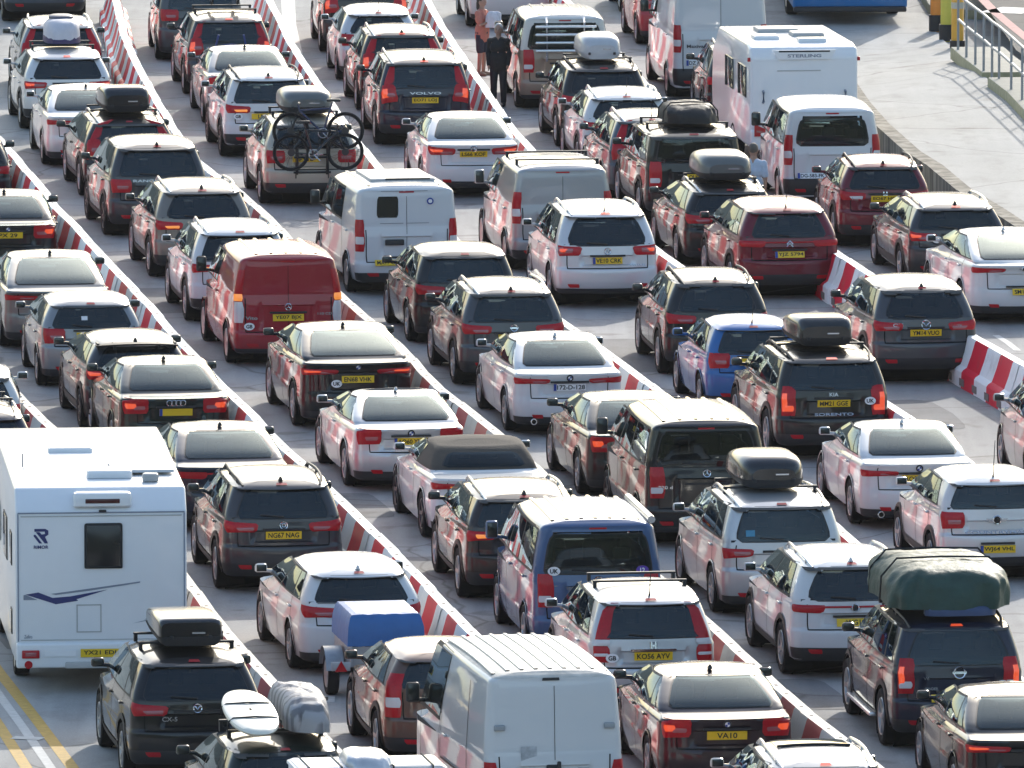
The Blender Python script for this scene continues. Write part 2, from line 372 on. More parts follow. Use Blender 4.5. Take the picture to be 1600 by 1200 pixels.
class Body:
    def __init__(s, p):
        s.p = p; s.rs = (three_box if p['box'] == 3 else two_box)(p); s.cy = p['L'] / 2
    def _mix(s, pts, z):
        """pts: per-ring (x, l, zk); value at height z"""
        k = 0
        for k in range(len(pts) - 1):
            if pts[k + 1][2] >= z: break
        a, b = pts[k], pts[k + 1]; d = b[2] - a[2]
        t = min(1, max(0, (z - a[2]) / d)) if d > 1e-6 else 0
        return (lerp(a[0], b[0], t), lerp(a[1], b[1], t), z)
    def rear(s, a, z):
        pts = []
        for r in s.rs:
            x, l = r.out(a); pts.append((x, l, r.zat(l)))
        return s._mix(pts, z)
    def rear_x(s, x, z):
        return s.rear(3 + x / (s.p['W'] / 2 * .97 - s.p.get('rr', .18)), z)
    def side(s, l, z, sgn=-1):
        x = s._mix([(r.side(l), l, r.zat(l)) for r in s.rs], z)
        return (sgn * x[0], l, z)
    def roof(s, x, l):
        """height of the roof skin"""
        best = None; prev = None; ax = abs(x)
        for r in s.rs[s.p['ng']:]:
            w = r.side(l); z = r.zat(l)
            if prev and w <= ax <= prev[0] + 1e-6:
                t = (prev[0] - ax) / max(1e-6, prev[0] - w); best = lerp(prev[1], z, t)
            prev = (w, z)
        if best is None:
            t = 1 - ax / max(.01, prev[0]); best = prev[1] + .015 * (1 - (1 - t) ** 2)
        return best
    def patch(s, mb, fn, nu, nv, off, bulge=0.0, rc=0.0, mi=0):
        g = np.zeros((nv + 1, nu + 1, 3))
        for j in range(nv + 1):
            v = j / nv; k = 1 - rc * abs(2 * v - 1) ** 7
            for i in range(nu + 1): g[j, i] = fn(.5 + (i / nu - .5) * k, v)
        du = np.gradient(g, axis=1); dv = np.gradient(g, axis=0); n = np.cross(du, dv)
        n /= np.maximum(np.linalg.norm(n, axis=2, keepdims=True), 1e-9)
        c = np.array((0, s.cy, .75)); sg = np.sign((n * (g - c)).sum())
        n *= sg if sg else 1
        for j in range(nv + 1):
            for i in range(nu + 1):
                b = bulge * (1 - abs(2 * i / nu - 1) ** 4) * (1 - abs(2 * j / nv - 1) ** 4)
                g[j, i] += n[j, i] * (off + b)
        mb.grid([[tuple(q) for q in row] for row in g], mi=mi)
    def frame(s, mb, fn, us, vs, holes, off, step=(.08, .2), mi=0):
        def fine(b, st):
            o = [b[0]]
            for x, y in zip(b, b[1:]):
                n = max(1, int(math.ceil((y - x) / st))); o += [x + (y - x) * (i + 1) / n for i in range(n)]
            return o
        us, vs = fine(us, step[0]), fine(vs, step[1]); g = np.array([[fn(u, v) for u in us] for v in vs])
        n = np.cross(np.gradient(g, axis=1), np.gradient(g, axis=0)); n /= np.maximum(np.linalg.norm(n, axis=2, keepdims=True), 1e-9)
        sg = np.sign((n * (g - np.array((0, s.cy, .75)))).sum()); g = g + n * sg * off; nu = len(us); fs = []
        for j in range(len(vs) - 1):
            for i in range(nu - 1):
                cu, cv = (us[i] + us[i + 1]) / 2, (vs[j] + vs[j + 1]) / 2
                if any(a < cu < b and c < cv < e for a, b, c, e in holes): continue
                fs.append((j * nu + i, j * nu + i + 1, (j + 1) * nu + i + 1, (j + 1) * nu + i))
        used = sorted({i for f in fs for i in f}); mp = {o: k for k, o in enumerate(used)}
        pts = [tuple(q) for row in g for q in row]
        mb.add([pts[i] for i in used], [tuple(mp[i] for i in f) for f in fs], mi)
    def quad(s, mb, q, off=.006, bulge=0.0, rc=0.0, nu=8, nv=4, mirror=False, mi=0):
        """q: (a, z) corners TL TR BR BL on the rear and its corners"""
        def fn(u, v):
            a = lerp(lerp(q[3][0], q[2][0], u), lerp(q[0][0], q[1][0], u), v); z = lerp(lerp(q[3][1], q[2][1], u), lerp(q[0][1], q[1][1], u), v)
            return s.rear(6 - a if mirror else a, z)
        s.patch(mb, fn, nu, nv, off, bulge, rc, mi)
    def strip(s, mb, l0, l1, z0, z1, sgn, off=.006, nu=8, nv=3, rc=0, mi=0, l0t=None, l1t=None):
        l0t = l0 if l0t is None else l0t; l1t = l1 if l1t is None else l1t
        s.patch(mb, lambda u, v: s.side(lerp(lerp(l0, l1, u), lerp(l0t, l1t, u), v), lerp(z0, z1, v), sgn), nu, nv, off, 0, rc, mi)
    def shell(s, mb):
        p = s.p; NS, NC, NR = 80, 6, 28; rs = []
        for a, b in zip(s.rs, s.rs[1:]):
            n = 2 if (b.z - a.z > .075 and b.z < p['deck'] + .02) else 1
            if b in s.rs[p['ng']:p['ng'] + 5]: n = 2 if p['box'] == 2 else 3
            for i in range(n):
                t = i / n; r = Ring(0, 0, 0, 0)
                for k in ('z', 'lr', 'lf', 'w', 'rr', 'rb', 'sb', 'tilt', 'arc', 'rf', 'fb', 'L', 'lc', 'lh', 'rec'): setattr(r, k, lerp(getattr(a, k), getattr(b, k), t))
                r.up = a in s.rs[p['ng']:] and (not p.get('roof_only') or a.z > p['H'] - .09)
                rs.append(r)
        s.rs[-1].up = True; rs.append(s.rs[-1])
        par = [i / NS for i in range(NS)] + [1 + i / NC for i in range(NC)] + [2 + i / NR for i in range(NR // 2 * 2 + 1)]
        half = [a for a in par if a <= 3.0 + 1e-9]
        rows = []
        for r in rs:
            fr = r.front(); pts = [(x, l) for x, l in fr] + [r.out(a) for a in half]
            full = pts + [(-x, l) for x, l in pts[-2:0:-1]]
            rows.append([(x, l, r.zat(l)) for x, l in full])
        nc = len(rows[0])
        last = rows[-1]; hl = last[:nc // 2 + 1]; wm = max(abs(q[0]) for q in last); cap = []
        for q in hl:                                       # roof skin: strips across from edge to edge
            x = abs(q[0]); cap.append([(-x + 2 * x * m / 8, q[1], q[2] + .018 * (x / wm) ** 2 * (1 - (2 * m / 8 - 1) ** 2)) for m in range(9)])
        mb.grid(cap, mi=2)
        P_ = [[Vector(q) for q in row] for row in rows]; kill = set()
        nr = len(rows)
        Ra = p['rwh'] + p.get('gap', .055); axles = (p['ro'], p['ro'] + p['wb']); w = p['W'] / 2
        ins = lambda q: any((q.y - ax) ** 2 + (q.z - p['rwh']) ** 2 < Ra * Ra for ax in axles) and abs(q.x) > w * .6
        flag = [[ins(q) for q in row] for row in P_]
        nf = 10; nh = len(half); cola = [None] * nf + half + [6 - a for a in half[-2::-1]] + [None] * nf
        cola = (cola + [None] * nc)[:nc]
        d = p['dlo']; wa, wb, wz0, wz1 = p['win']; gz0, gz1 = p['deck'] + .03, s.rs[p['ng'] + 4].z + .01
        def seen(q, a):
            if a is None: return False
            if p.get('rearwin', True) and 1.6 < a < 4.4 and wz0 + .03 < q.z < wz1 - .03:
                if abs(a - 3) < lerp(wa, wb, (q.z - wz0) / (wz1 - wz0)) - .06: return True
            if a <= 1.9 or a >= 4.1:
                v = (q.z - d[4]) / (d[5] - d[4])
                if .04 < v < .96:
                    f = lerp(d[0], d[1], v); g_ = lerp(d[2], d[3], v); t = (f - q.y) / (f - g_); m_ = .03 / (f - g_)
                    return any(t0 + m_ < t < t1 - m_ for t0, t1 in p['panes'])
            return False
        glz = [[seen(q, cola[j]) for j, q in enumerate(row)] for row in P_]
        fs, ms = [], []
        for i in range(nr - 1):
            for j in range(nc):
                k = (j + 1) % nc
                if flag[i][j] and flag[i][k] and flag[i + 1][j] and flag[i + 1][k]: continue
                if glz[i][j] or glz[i][k] or glz[i + 1][j] or glz[i + 1][k]: continue
                if (j < 5 or j >= nc - 5) and P_[i][j].z > gz0 and P_[i + 1][j].z < gz1: continue
                fs.append((i * nc + j, i * nc + k, (i + 1) * nc + k, (i + 1) * nc + j))
                ms.append(1 if i == 0 else (2 if (i < len(rs) and rs[i].up) else 0))
        for i in range(nr):
            for j in range(nc):
                if flag[i][j]:
                    q = P_[i][j]
                    for ax in axles:
                        d = Vector((q.y - ax, q.z - p['rwh']))
                        if 1e-4 < d.length < Ra:
                            d = d.normalized() * Ra; q.y, q.z = ax + d.x, p['rwh'] + d.y
        o = len(mb.v); mb.v += [tuple(q) for row in P_ for q in row]
        for f, m in zip(fs, ms): mb.f.append(tuple(x + o for x in f)); mb.m.append(m)
        row0 = P_[0]; mb.add([tuple(q) for q in row0], [tuple(range(nc))], 1)
        for ax in axles:                                   # wheel wells
            for sg in (-1, 1):
                rws = []
                for x in (w * .97, w * .55):
                    rws.append([(sg * x, ax + (Ra + .004) * math.cos(t), p['rwh'] + (Ra + .004) * math.sin(t)) for t in [R(-40 + 260 * k / 24) for k in range(25)]])
                mb.grid(rws, mi=1); mb.add([q for q in rws[1]], [tuple(range(25))], 1)

# ------------------------------------------------------------------ wheels, shared meshes
WHEEL = {}
def wheel_mesh(kind):
    if 'tyre' not in WHEEL:
        mb = MB(); mb.lathe([(-.085, .225), (-.098, .25), (-.108, .30), (-.098, .325), (-.07, .339), (.07, .339), (.10, .32), (.10, .22)], 30)
        WHEEL['tyre'] = mb.mesh('wheel', M_TYRE, angle=30)
    if kind not in WHEEL:
        mb = MB(); dark = 1
        mb.lathe([(-.085, .228), (-.10, .222), (-.094, .208), (-.05, .20), (-.03, .0)], 30, mi=0)
        mb.lathe([(-.052, .198), (-.050, .03)], 30, mi=1)
        n = {'five': 5, 'ten': 10, 'twin': 10, 'steel': 0}[kind.split('_')[0]]
        for k in range(n):
            a = 2 * math.pi * k / n + (0 if kind[:4] != 'twin' else (.10 if k % 2 else -.10) * 1.6)
            c, sn = math.cos(a), math.sin(a); wd = .030 if n == 5 else .016
            q = []
            for x in (-.098, -.055):
                for rr, ww in ((.04, wd * .8), (.212, wd)):
                    for sg in (-1, 1): q.append((x if rr > .1 else x + .012, rr * c - sg * ww * sn, rr * sn + sg * ww * c))
            mb.add(q, [(0, 1, 3, 2), (0, 2, 6, 4), (1, 5, 7, 3)], 0)
        mb.lathe([(-.098, 0), (-.098, .03), (-.09, .05), (-.05, .055)], 14, mi=0)
        if n == 0: mb.lathe([(-.09, 0.0), (-.092, .05), (-.075, .10), (-.088, .17), (-.098, .205)], 24, mi=0)
        WHEEL[kind] = mb.mesh('rim', [M_RIMD if kind.endswith('dark') else M_RIM, M_GAP], angle=25)
    return WHEEL[kind]
def add_wheel(root, x, l, r, kind, lat=1.0):
    rim = wheel_mesh(kind)
    o = link('wheel', WHEEL['tyre'], root); k = r / .339
    o.location = (x, l, r); o.scale = (lat, k, k)
    if x > 0: o.rotation_euler = (0, 0, math.pi)
    link('rim', rim, o)

# ------------------------------------------------------------------ number plates
def add_plate(root, txt, loc, tilt, style='gb', w=.52, h=.112, two=False):
    mb = MB(); mb.box((0, 0, 0), (w, .012, h))
    o = mb.obj('number_plate', M_WPL if style == 'ie' else M_YEL, root); o.location = loc; o.rotation_euler = (tilt, 0, 0)
    if style in ('eu', 'ie'):
        m2 = MB(); m2.box((-w / 2 + .024, -.007, 0), (.046, .004, h)); m2.obj('country_band', M_EUB, o)
    if two:
        for k, t in enumerate(txt.split()): text_obj('plate_lettering', t, .07, M_BLK, o, (0, -.007, .05 - .1 * k), bold=.02)
    elif txt: text_obj('plate_lettering', txt, .074, M_BLK, o, (.02 if style != 'gb' else 0, -.007, 0), width=min(w * .86, .066 * len(txt)), bold=.02)
    return o

def emblem(root, kind, loc, tilt, s=.11):
    if kind is None: return
    mb = MB(); y = -.012; r = s / 2; m = M_CHROME; ms = [M_CHROME, M_BLK, M_EUB, M_WHITEP]
    if kind in ('ring', 'ringbar', 'wing', 'star', 'blades', 'ovals', 'letterm'):
        mb.ring((0, y, 0), r, .010, n=20, k=5)
    if kind == 'roundel':
        mb.disc((0, 0, 0), r, mi=1, th=.012); mb.disc((0, -.004, 0), r * .62, mi=3, th=.012)
        for k in (0, 2):
            a = [(0, -.018, 0)] + [(r * .6 * math.cos(R(k * 90 + 15 * i)), -.018, r * .6 * math.sin(R(k * 90 + 15 * i))) for i in range(7)]
            mb.add(a, [tuple(range(8))], 2)
    if kind == 'star':
        for k in range(3): a = R(90 + 120 * k); mb.tube([(0, y, 0), (r * math.cos(a), y, r * math.sin(a))], [.012, .005], 5)
    if kind == 'ringbar': mb.box((0, y, 0), (s * 1.25, .012, s * .22))
    if kind == 'wing':
        for sg in (-1, 1):
            for k in range(3): mb.box((sg * s * .85, y, s * (.16 - .16 * k)), (s * (1.0 - .25 * k), .008, s * .07))
        mb.disc((0, 0, 0), r * .8, mi=1, th=.012)
    if kind == 'letterm': mb.tube([(-r * .8, y, r * .5), (-r * .35, y, r * .2), (0, y, -r * .35), (r * .35, y, r * .2), (r * .8, y, r * .5)], .011, 5)
    if kind == 'blades': mb.tube([(-r * .6, y, r * .7), (-r * .2, y, -r * .7), (0, y, 0), (r * .2, y, -r * .7), (r * .6, y, r * .7)], .009, 5)
    if kind == 'ovals':
        mb.ring((0, y, 0), r * .45, .007, n=16, k=5); mb.tube([(-r * .8, y, r * .35), (0, y, r * .5), (r * .8, y, r * .35)], .008, 5)
    if kind == 'h': mb.box((-r * .5, y, 0), (.018, .012, s)); mb.box((r * .5, y, 0), (.018, .012, s)); mb.box((0, y, 0), (s * .5, .012, .02)); mb.ring((0, y, 0), r * 1.1, .007, n=4, k=4, a0=R(45), a1=R(405))
    if kind == 'chevron':
        for dz in (0, -.045): mb.tube([(-r, y, dz - .02), (0, y, dz + .04), (r, y, dz - .02)], .012, 5)
    if kind == 'rings':
        for k in range(4): mb.ring((-.105 + .07 * k, y, 0), .045, .007, n=16, k=5)
    if kind == 'diamond': mb.ring((0, y, 0), r, .013, n=4, k=5)
    if kind == 'oval': mb.disc((0, 0, 0), r * 1.2, mi=1, th=.010, ry=r * .75); mb.ring((0, y, 0), r * .9, .006, n=18, k=4)
    if kind == 'slash': mb.ring((0, y, 0), r, .009, n=18, k=5); mb.tube([(-r * .6, y, -r * .5), (-r * .3, y, r * .5), (r * .3, y, -r * .5), (r * .6, y, r * .5)], .009, 5)
    o = mb.obj('emblem', ms, root); o.location = loc; o.rotation_euler = (tilt, 0, 0)
# ------------------------------------------------------------------ vehicle kinds
KINDS = {
 'suv':    dict(box=2, L=4.55, W=1.86, H=1.66, wb=2.68, ro=.92, rwh=.36, gc=.24, zb=1.08, rake=.52, hood=1.15, screen=.80, clad=True, lights='h', rails='black'),
 'bigsuv': dict(box=2, L=4.90, W=1.93, H=1.76, tw=.80, wb=2.95, ro=.98, rwh=.38, gc=.25, zb=1.15, rake=.34, hood=1.25, screen=.80, clad=True, lights='tall', rails='silver', dl=.42, dls=.2),
 'hatch':  dict(box=2, L=4.20, W=1.78, H=1.47, wb=2.60, ro=.76, rwh=.32, gc=.18, zb=.98, rake=.55, hood=1.10, screen=.85, clad=False, lights='h'),
 'estate': dict(box=2, L=4.75, W=1.83, H=1.48, wb=2.76, ro=1.02, rwh=.33, gc=.18, zb=.99, rake=.60, hood=1.25, screen=.90, clad=False, lights='h', rails='silver', dl=.45, dls=.38),
 'mpv':    dict(box=2, L=4.75, W=1.88, H=1.70, tw=.79, wb=2.85, ro=.95, rwh=.34, gc=.18, zb=1.08, rake=.34, hood=1.05, screen=1.0, clad=False, lights='h', rails='silver', dl=.42, dls=.2),
 'van':    dict(box=2, L=5.00, W=1.93, H=1.94, wb=3.15, ro=.98, rwh=.345, gc=.22, zb=1.20, rake=.07, hood=.85, screen=.85, clad=False, lights='v', tw=.87, bw=.965, spoiler=0, rr=.13, rb=.035, bz=.60, dl=.35, dls=.04, nose=.2, arc=.02),
 'saloon': dict(box=3, L=4.85, W=1.86, H=1.45, wb=2.92, ro=1.10, rwh=.34, gc=.17, zd=1.03, gl=.50, rl=1.38, hood=1.25, screen=.85, clad=False, lights='h'),
 'coupe':  dict(box=3, L=4.70, W=1.84, H=1.39, wb=2.81, ro=1.08, rwh=.345, gc=.16, zd=1.00, gl=.46, rl=1.36, hood=1.35, screen=.85, clad=False, lights='h'),
 'fastback': dict(box=3, L=4.90, W=1.88, H=1.46, wb=2.85, ro=1.05, rwh=.34, gc=.17, zd=1.05, gl=.26, rl=1.50, hood=1.20, screen=.85, clad=False, lights='h', lip=.05),
}
LIGHTS = {   # (a, z offset) TL TR BR BL from the left corner inwards; bodies then lens patches
 'h':    ([((1.2, .075), (2.42, .055), (2.36, -.055), (1.35, -.085))], [((2.0, .02), (2.34, .015), (2.32, -.03), (2.02, -.04))], M_PINK),
 'hs':   ([((1.1, .055), (2.55, .035), (2.5, -.035), (1.25, -.055))], [((2.1, .0), (2.45, .0), (2.42, -.02), (2.12, -.025))], M_PINK),
 'el':   ([((1.15, .10), (2.50, .05), (2.44, -.07), (1.5, -.08))], [((2.02, -.01), (2.40, -.005), (2.38, -.05), (2.08, -.055))], M_PINK),
 'sq':   ([((1.35, .12), (2.34, .11), (2.32, -.12), (1.5, -.13))], [((1.9, .0), (2.26, .0), (2.24, -.06), (1.94, -.06))], M_PINK),
 'v':    ([((1.15, .30), (2.02, .30), (2.02, -.26), (1.15, -.26))], [((1.3, .0), (2.0, .0), (2.0, -.13), (1.3, -.13))], M_CLEAR),
 'vamb': ([((1.2, .52), (1.95, .52), (2.02, .0), (1.2, .0)), ((1.2, -.01), (2.02, -.01), (2.02, -.36), (1.2, -.36))], [((1.25, .12), (2.0, .12), (2.0, .0), (1.25, .0))], M_AMBER),
 'tall': ([((1.45, .16), (2.17, .20), (2.30, -.14), (1.5, -.20)), ((1.72, .52), (2.06, .52), (2.17, .20), (1.62, .17))], [((1.9, .02), (2.2, .02), (2.22, -.05), (1.9, -.06))], M_PINK),
 'crv':  ([((1.55, .02), (2.16, .02), (2.16, -.20), (1.55, -.20)), ((1.66, .58), (2.10, .58), (2.17, .10), (1.55, .06))], [((1.58, .10), (2.16, .10), (2.16, .02), (1.58, .02)), ((1.6, -.08), (2.14, -.08), (2.14, -.12), (1.6, -.12))], M_CLEAR),
 'block': ([((1.6, .24), (2.18, .24), (2.18, -.22), (1.6, -.22))], [((1.68, -.06), (2.14, -.06), (2.14, -.15), (1.68, -.15))], M_CLEAR),
 'bar':  ([((1.2, .05), (2.45, .04), (2.35, -.07), (1.3, -.05)), ((2.4, .028), (3.0, .028), (3.0, .0), (2.4, .0))], [], M_CLEAR),
 'round': ([((1.3, .09), (2.42, .06), (2.36, -.09), (1.5, -.10))], [((1.4, .05), (1.9, .05), (1.9, -.05), (1.5, -.06)), ((2.0, .03), (2.2, .03), (2.2, -.04), (2.0, -.05))], M_PINK),
}
def heading(rear, wb, fx):
    """yaw so that the front wheel, wb ahead of the rear one, shows at column fx"""
    lo, hi = R(-35), R(35)
    for _ in range(40):
        t = (lo + hi) / 2
        x, _y = project((rear.x + wb * math.sin(t), rear.y + wb * math.cos(t), 0))
        if x < fx: lo = t
        else: hi = t
    return (lo + hi) / 2
VEH = {}
def vehicle(key, name, kind, label, cat, at, fx, col, **o):
    p = dict(KINDS[kind]); rj = random.Random(key)
    if kind not in ('van',):
        for k_, a_ in (('rake', .12), ('rr', .03), ('arc', .02), ('tw', .018), ('bw', .012), ('nose', .03), ('hood', .06), ('dls', .06)):
            if k_ in p or k_ in ('rr', 'arc', 'tw', 'bw'): p[k_] = p.get(k_, {'rr': .15 if p['box'] == 2 else .19, 'arc': .075 if p['box'] == 2 else .065, 'tw': .765 if p['box'] == 2 else .745, 'bw': .945 if p['box'] == 2 else .925}.get(k_, 0)) + rj.uniform(-a_, a_)
    p.update(o)
    if p.get('panes') is None: p['panes'] = [(0, .45), (.475, .83), (.855, 1)] if p['box'] == 2 else [(0, .50), (.525, .88), (.90, 1)]
    if rj.random() < .25 and 'cabin' not in p: p['cabin'] = 1
    th = heading(ground(*at), p['wb'], fx) if fx is not None else R(o['yaw'])
    w = p['W'] / 2; g = ground(*at); loc = Vector((-(w - .12), p['ro'], 0)); loc.rotate(Matrix.Rotation(-th, 3, 'Z'))
    root = thing(name, label, cat, g - loc, -th, o.get('group'))
    b = Body(p); B = P(col); RF = P(p['roofcol']) if p.get('roofcol') else B
    if p.get('soft'): RF = mat('canvas_hood', (0.075, 0.062, 0.050), 0.9, bump=.3, scale=30)
    mb = MB(); b.shell(mb)
    H, L, gc, deck = p['H'], p['L'], p['gc'], p['deck']; Ra = p['rwh'] + p.get('gap', .055)
    clad = p.get('clad'); axles = (p['ro'], p['ro'] + p['wb'])
    tr = MB()
    for ax in axles:                                       # wheel arch lips
        for sg in (-1, 1):
            a0 = math.asin(min(.95, max(-.9, (gc + .06 - p['rwh']) / Ra)))
            wd = .075 if clad else .03
            b.patch(tr if clad else mb, lambda u, v: b.side(ax + (Ra - .012 + wd * v) * math.cos(lerp(a0, math.pi - a0, u)), p['rwh'] + (Ra - .012 + wd * v) * math.sin(lerp(a0, math.pi - a0, u)), sg), 20, 2, .012, .006)
    d = p['dlo']; panes = p['panes']
    lA = lambda t, v: lerp(lerp(d[0], d[2], t), lerp(d[1], d[3], t), v)
    # seams
    bz = p.get('bz', .70 if p['box'] == 2 else .62)
    b.quad(mb, ((2.06, bz + .012), (3.94, bz + .012), (3.94, bz - .004), (2.06, bz - .004)), .004, nu=12, nv=1, mi=1)
    zs = deck - .03
    for a in (2.05, 3.95): b.quad(mb, ((a - .012, zs), (a + .012, zs), (a + .012, bz), (a - .012, bz)), .004, nu=1, nv=5, mi=1)
    if panes:
        for sg in (-1, 1):
            for t in [panes[0][1] + .012] + ([panes[1][1] + .012] if len(panes) > 1 and not p.get('twodoor') else []):
                l = lA(t, 0); lo_ = l + (.10 if t > .7 else 0)
                b.strip(mb, lo_ - .008, lo_ + .008, gc + .14, d[4] - .03, sg, .004, 1, 8, l0t=l - .008, l1t=l + .008, mi=1)
            l = d[0] - .02; b.strip(mb, l - .008, l + .008, gc + .14, d[4] - .1, sg, .004, 1, 6, mi=1)
    b_obj = mb.obj('body', [B, M_GAP, RF], root, angle=40, weld=.0006)
    zc = p.get('bump', .46 if clad else .33)
    b.quad(tr, ((1.0, zc), (5.0, zc), (5.0, gc + .03), (1.0, gc + .03)), .008, .006, nu=30)
    if clad:
        for sg in (-1, 1): b.strip(tr, axles[1] - Ra - .05, axles[0] + Ra + .05, gc + .02, .40, sg, .010, rc=0)
    tr.obj('lower_trim', M_TRIM, root)
    # glass
    LZ = lambda t, v: (lA(t, v), lerp(d[4], d[5], v))
    gside = p.get('gside', G_SIDE)
    if panes:
        for sg in (-1, 1):
            wt = MB(); tl_ = d[0] - d[2]; e = .03 / tl_; br = [-e] + [x for q in panes for x in q]
            br.append(br[-1] + e)
            b.frame(wt, lambda t, v: b.side(*LZ(t, v), sg), br, [-.07, 0, 1, 1.07], [(t0, t1, 0, 1) for t0, t1 in panes], .004, (.12, .26))
            wt.obj('window_trim', M_TRIM if not p.get('brightline') else M_CHROME, root)
            for k, (t0, t1) in enumerate(panes):
                m = MB(); b.strip(m, lA(t0, 0), lA(t1, 0), d[4], d[5], sg, .007, 8, 4, l0t=lA(t0, 1), l1t=lA(t1, 1))
                m.obj('side_window', gside if k == 0 else p.get('gback', gside), root)
    if True:                                               # windscreen and cabin
        rws = []
        for r in b.rs[p['ng']:p['ng'] + 5]:
            we = r.w - r.sb; rws.append([(u * (we - r.rf) * 1.04, r.lf - r.fb * u * u + .004, r.zat(r.lf)) for u in np.linspace(-1, 1, 11)])
        m = MB(); m.grid(rws); m.obj('windscreen', G_SCREEN, root)
        zf = d[4] - .34; hw = w * .80; zs_ = d[4] - .03; g0 = b.rear(3, deck + .05)[1] + .06; sh_ = p.get('shelf', max(.62, 1.0 - p['gl']) if p['box'] == 3 else .55); cowl_ = L - p['hood']
        m = MB(); ic = p.get('cabin', 0)
        m.box((0, (g0 + cowl_) / 2, zf), (2 * hw, cowl_ - g0 - .1, .03), 0)
        m.box((0, g0 + sh_ / 2, zs_), (2 * hw, sh_, .03), 0); m.box((0, cowl_ - .25, zs_ - .06), (2 * hw, .5, .14), 0)
        if p.get('rearwin', True):
            l_ = g0 + sh_
            top = d[4] + .235
            if p['box'] == 3: top = min(top, deck + .045 + min(1, max(0, (l_ - p['gl']) / (p['rl'] - p['gl']))) ** .85 * (H - .105 - deck) - .07)
            m.box((0, l_ + .06, (zf + top - .15) / 2), (1.30, .14, top - .15 - zf), ic)
            if top > d[4] + .1:
                for x in (-.42, 0, .42): m.rbox((x, l_ + .05, top - .085), (.25, .10, .17), .03, ic)
        l_ = cowl_ - 1.35
        for x in (-.37, .37): m.rbox((x, l_, (zf + d[4] + .12) / 2), (.48, .15, d[4] + .12 - zf), .05, ic); m.rbox((x, l_ - .02, min(d[4] + .21, H - .22)), (.26, .10, .17), .03, ic)
        m.obj('interior', [M_INT, M_INT2], root)
    wa, wb_, z0, z1 = p['win']
    if p.get('rearwin', True):
        m = MB(); m2 = MB()
        q = ((3 - wb_, z1), (3 + wb_, z1), (3 + wa, z0), (3 - wa, z0))
        def rf_(u, v): x = lerp(wa, wb_, v); return b.rear(3 - x + 2 * x * u, lerp(z0, z1, v))
        ev = .04 / (z1 - z0) * (1.0 if p['box'] == 2 else .55); rnd_ = p.get('wrc', .07)
        b.frame(m2, lambda u, v: rf_(.5 + (u - .5) * (1 - rnd_ * abs(2 * v - 1) ** 7), v), [-.02, .045, .955, 1.02], [-.03, ev * 1.1, 1 - ev * 1.1, 1.03], [(.045, .955, ev * 1.1, 1 - ev * 1.1)], .004)
        m2.obj('window_seal', M_TRIM, root)
        b.quad(m, q, .010, .006, rnd_, 16, 8)
        rw = m.obj('rear_window', p.get('gback2') or (G_PALE if (p.get('pale', p['box'] == 3)) else (G_MID if rj.random() < .5 else G_DARK)), root)
        if p['box'] == 2 and p.get('wiper', True):
            m = MB(); pts = [b.rear(3 + t, z0 + .03 + .05 * abs(t)) for t in (0, -.25, -.5)]
            m.tube([(x, y - .035, z) for x, y, z in pts], .012, 5); m.obj('wiper', M_TRIM, root)
    else:                                                  # plain rear doors
        m = MB(); b.quad(m, ((2.995, H - .2), (3.005, H - .2), (3.005, .45), (2.995, .45)), .004, nu=2, nv=8); m.obj('door_seam', M_GAP, root)
    if p.get('doorwin'):                                   # small panes in twin rear doors
        for a0, a1, za, zb2 in p['doorwin']:
            m = MB(); b.quad(m, ((a0, zb2), (a1, zb2), (a1, za), (a0, za)), .008, 0, .12, 8, 8); m.obj('rear_window', M_GLASS, root)
    # lamps
    zl = p.get('zl', deck - .13 if p['box'] == 3 else p['zb'] - .10)
    if kind == 'van' and 'zl' not in p: zl = 1.0
    bodies, lenses, lm = LIGHTS[p['lights']]
    lit = p.get('lit', False); lm = p.get('lens', lm)
    for mir in (False, True):
        m = MB()
        for q in (bodies[:1] if p['lights'] == 'vamb' else bodies): b.quad(m, [(a, z + zl) for a, z in q], .010, .014, .10, 10, 5, mir)
        lo = m.obj('tail_light', M_RED, root)
        if lenses:
            m = MB()
            for q in lenses: b.quad(m, [(a, z + zl) for a, z in q], .026, .004, .1, 6, 3, mir)
            m.obj('lens', lm, lo)
        if lit:
            q = bodies[0]; ca = sum(t[0] for t in q) / 4 - .12; cz = sum(t[1] for t in q) / 4 + .012; m = MB()
            ks = (.5, .38) if q[0][1] - q[3][1] < .3 else (.55, .5)
            b.quad(m, [(ca + (a - ca) * ks[0], cz + (z - cz) * ks[1] + zl) for a, z in q], .028, .004, .1, 6, 3, mir)
            m.obj('brake_lamp', M_REDLIT, lo)
        if p['lights'] == 'vamb':
            m = MB(); b.quad(m, [(a, z + zl) for a, z in bodies[1]], .010, .014, .10, 6, 3, mir); m.obj('reflector', M_CLEAR, root)
        if p.get('reflectors', True):
            zr = gc + .17
            m = MB(); b.quad(m, ((2.03, zr + .03), (2.32, zr + .03), (2.32, zr - .03), (2.08, zr - .03)), .018, .004, .1, 4, 2, mir); m.obj('reflector', M_RED, root)
    if p.get('hbl', p['box'] == 2):
        zz = H - .096 if p.get('spoiler', .09) else H - .125
        m = MB(); b.quad(m, ((2.82, zz + .012), (3.18, zz + .012), (3.18, zz - .012), (2.82, zz - .012)), .012, nu=4, nv=1)
        m.obj('high_brake_light', M_REDLIT if lit else M_RED, root)
    hz = deck - .11
    for t in ([.475, .86] if not p.get('twodoor') else [.5]):
        l = lA(t, 0) + .16
        for sg in (-1, 1):
            x, y, z = b.side(l, hz, sg); m = MB(); m.rbox((x + sg * .018, y, z), (.035, .19, .032), .012); m.obj('door_handle', B if not clad else B, root)
    # mirrors
    cowl = p['L'] - p['hood']; l = cowl - .34; mz = d[4] + .07
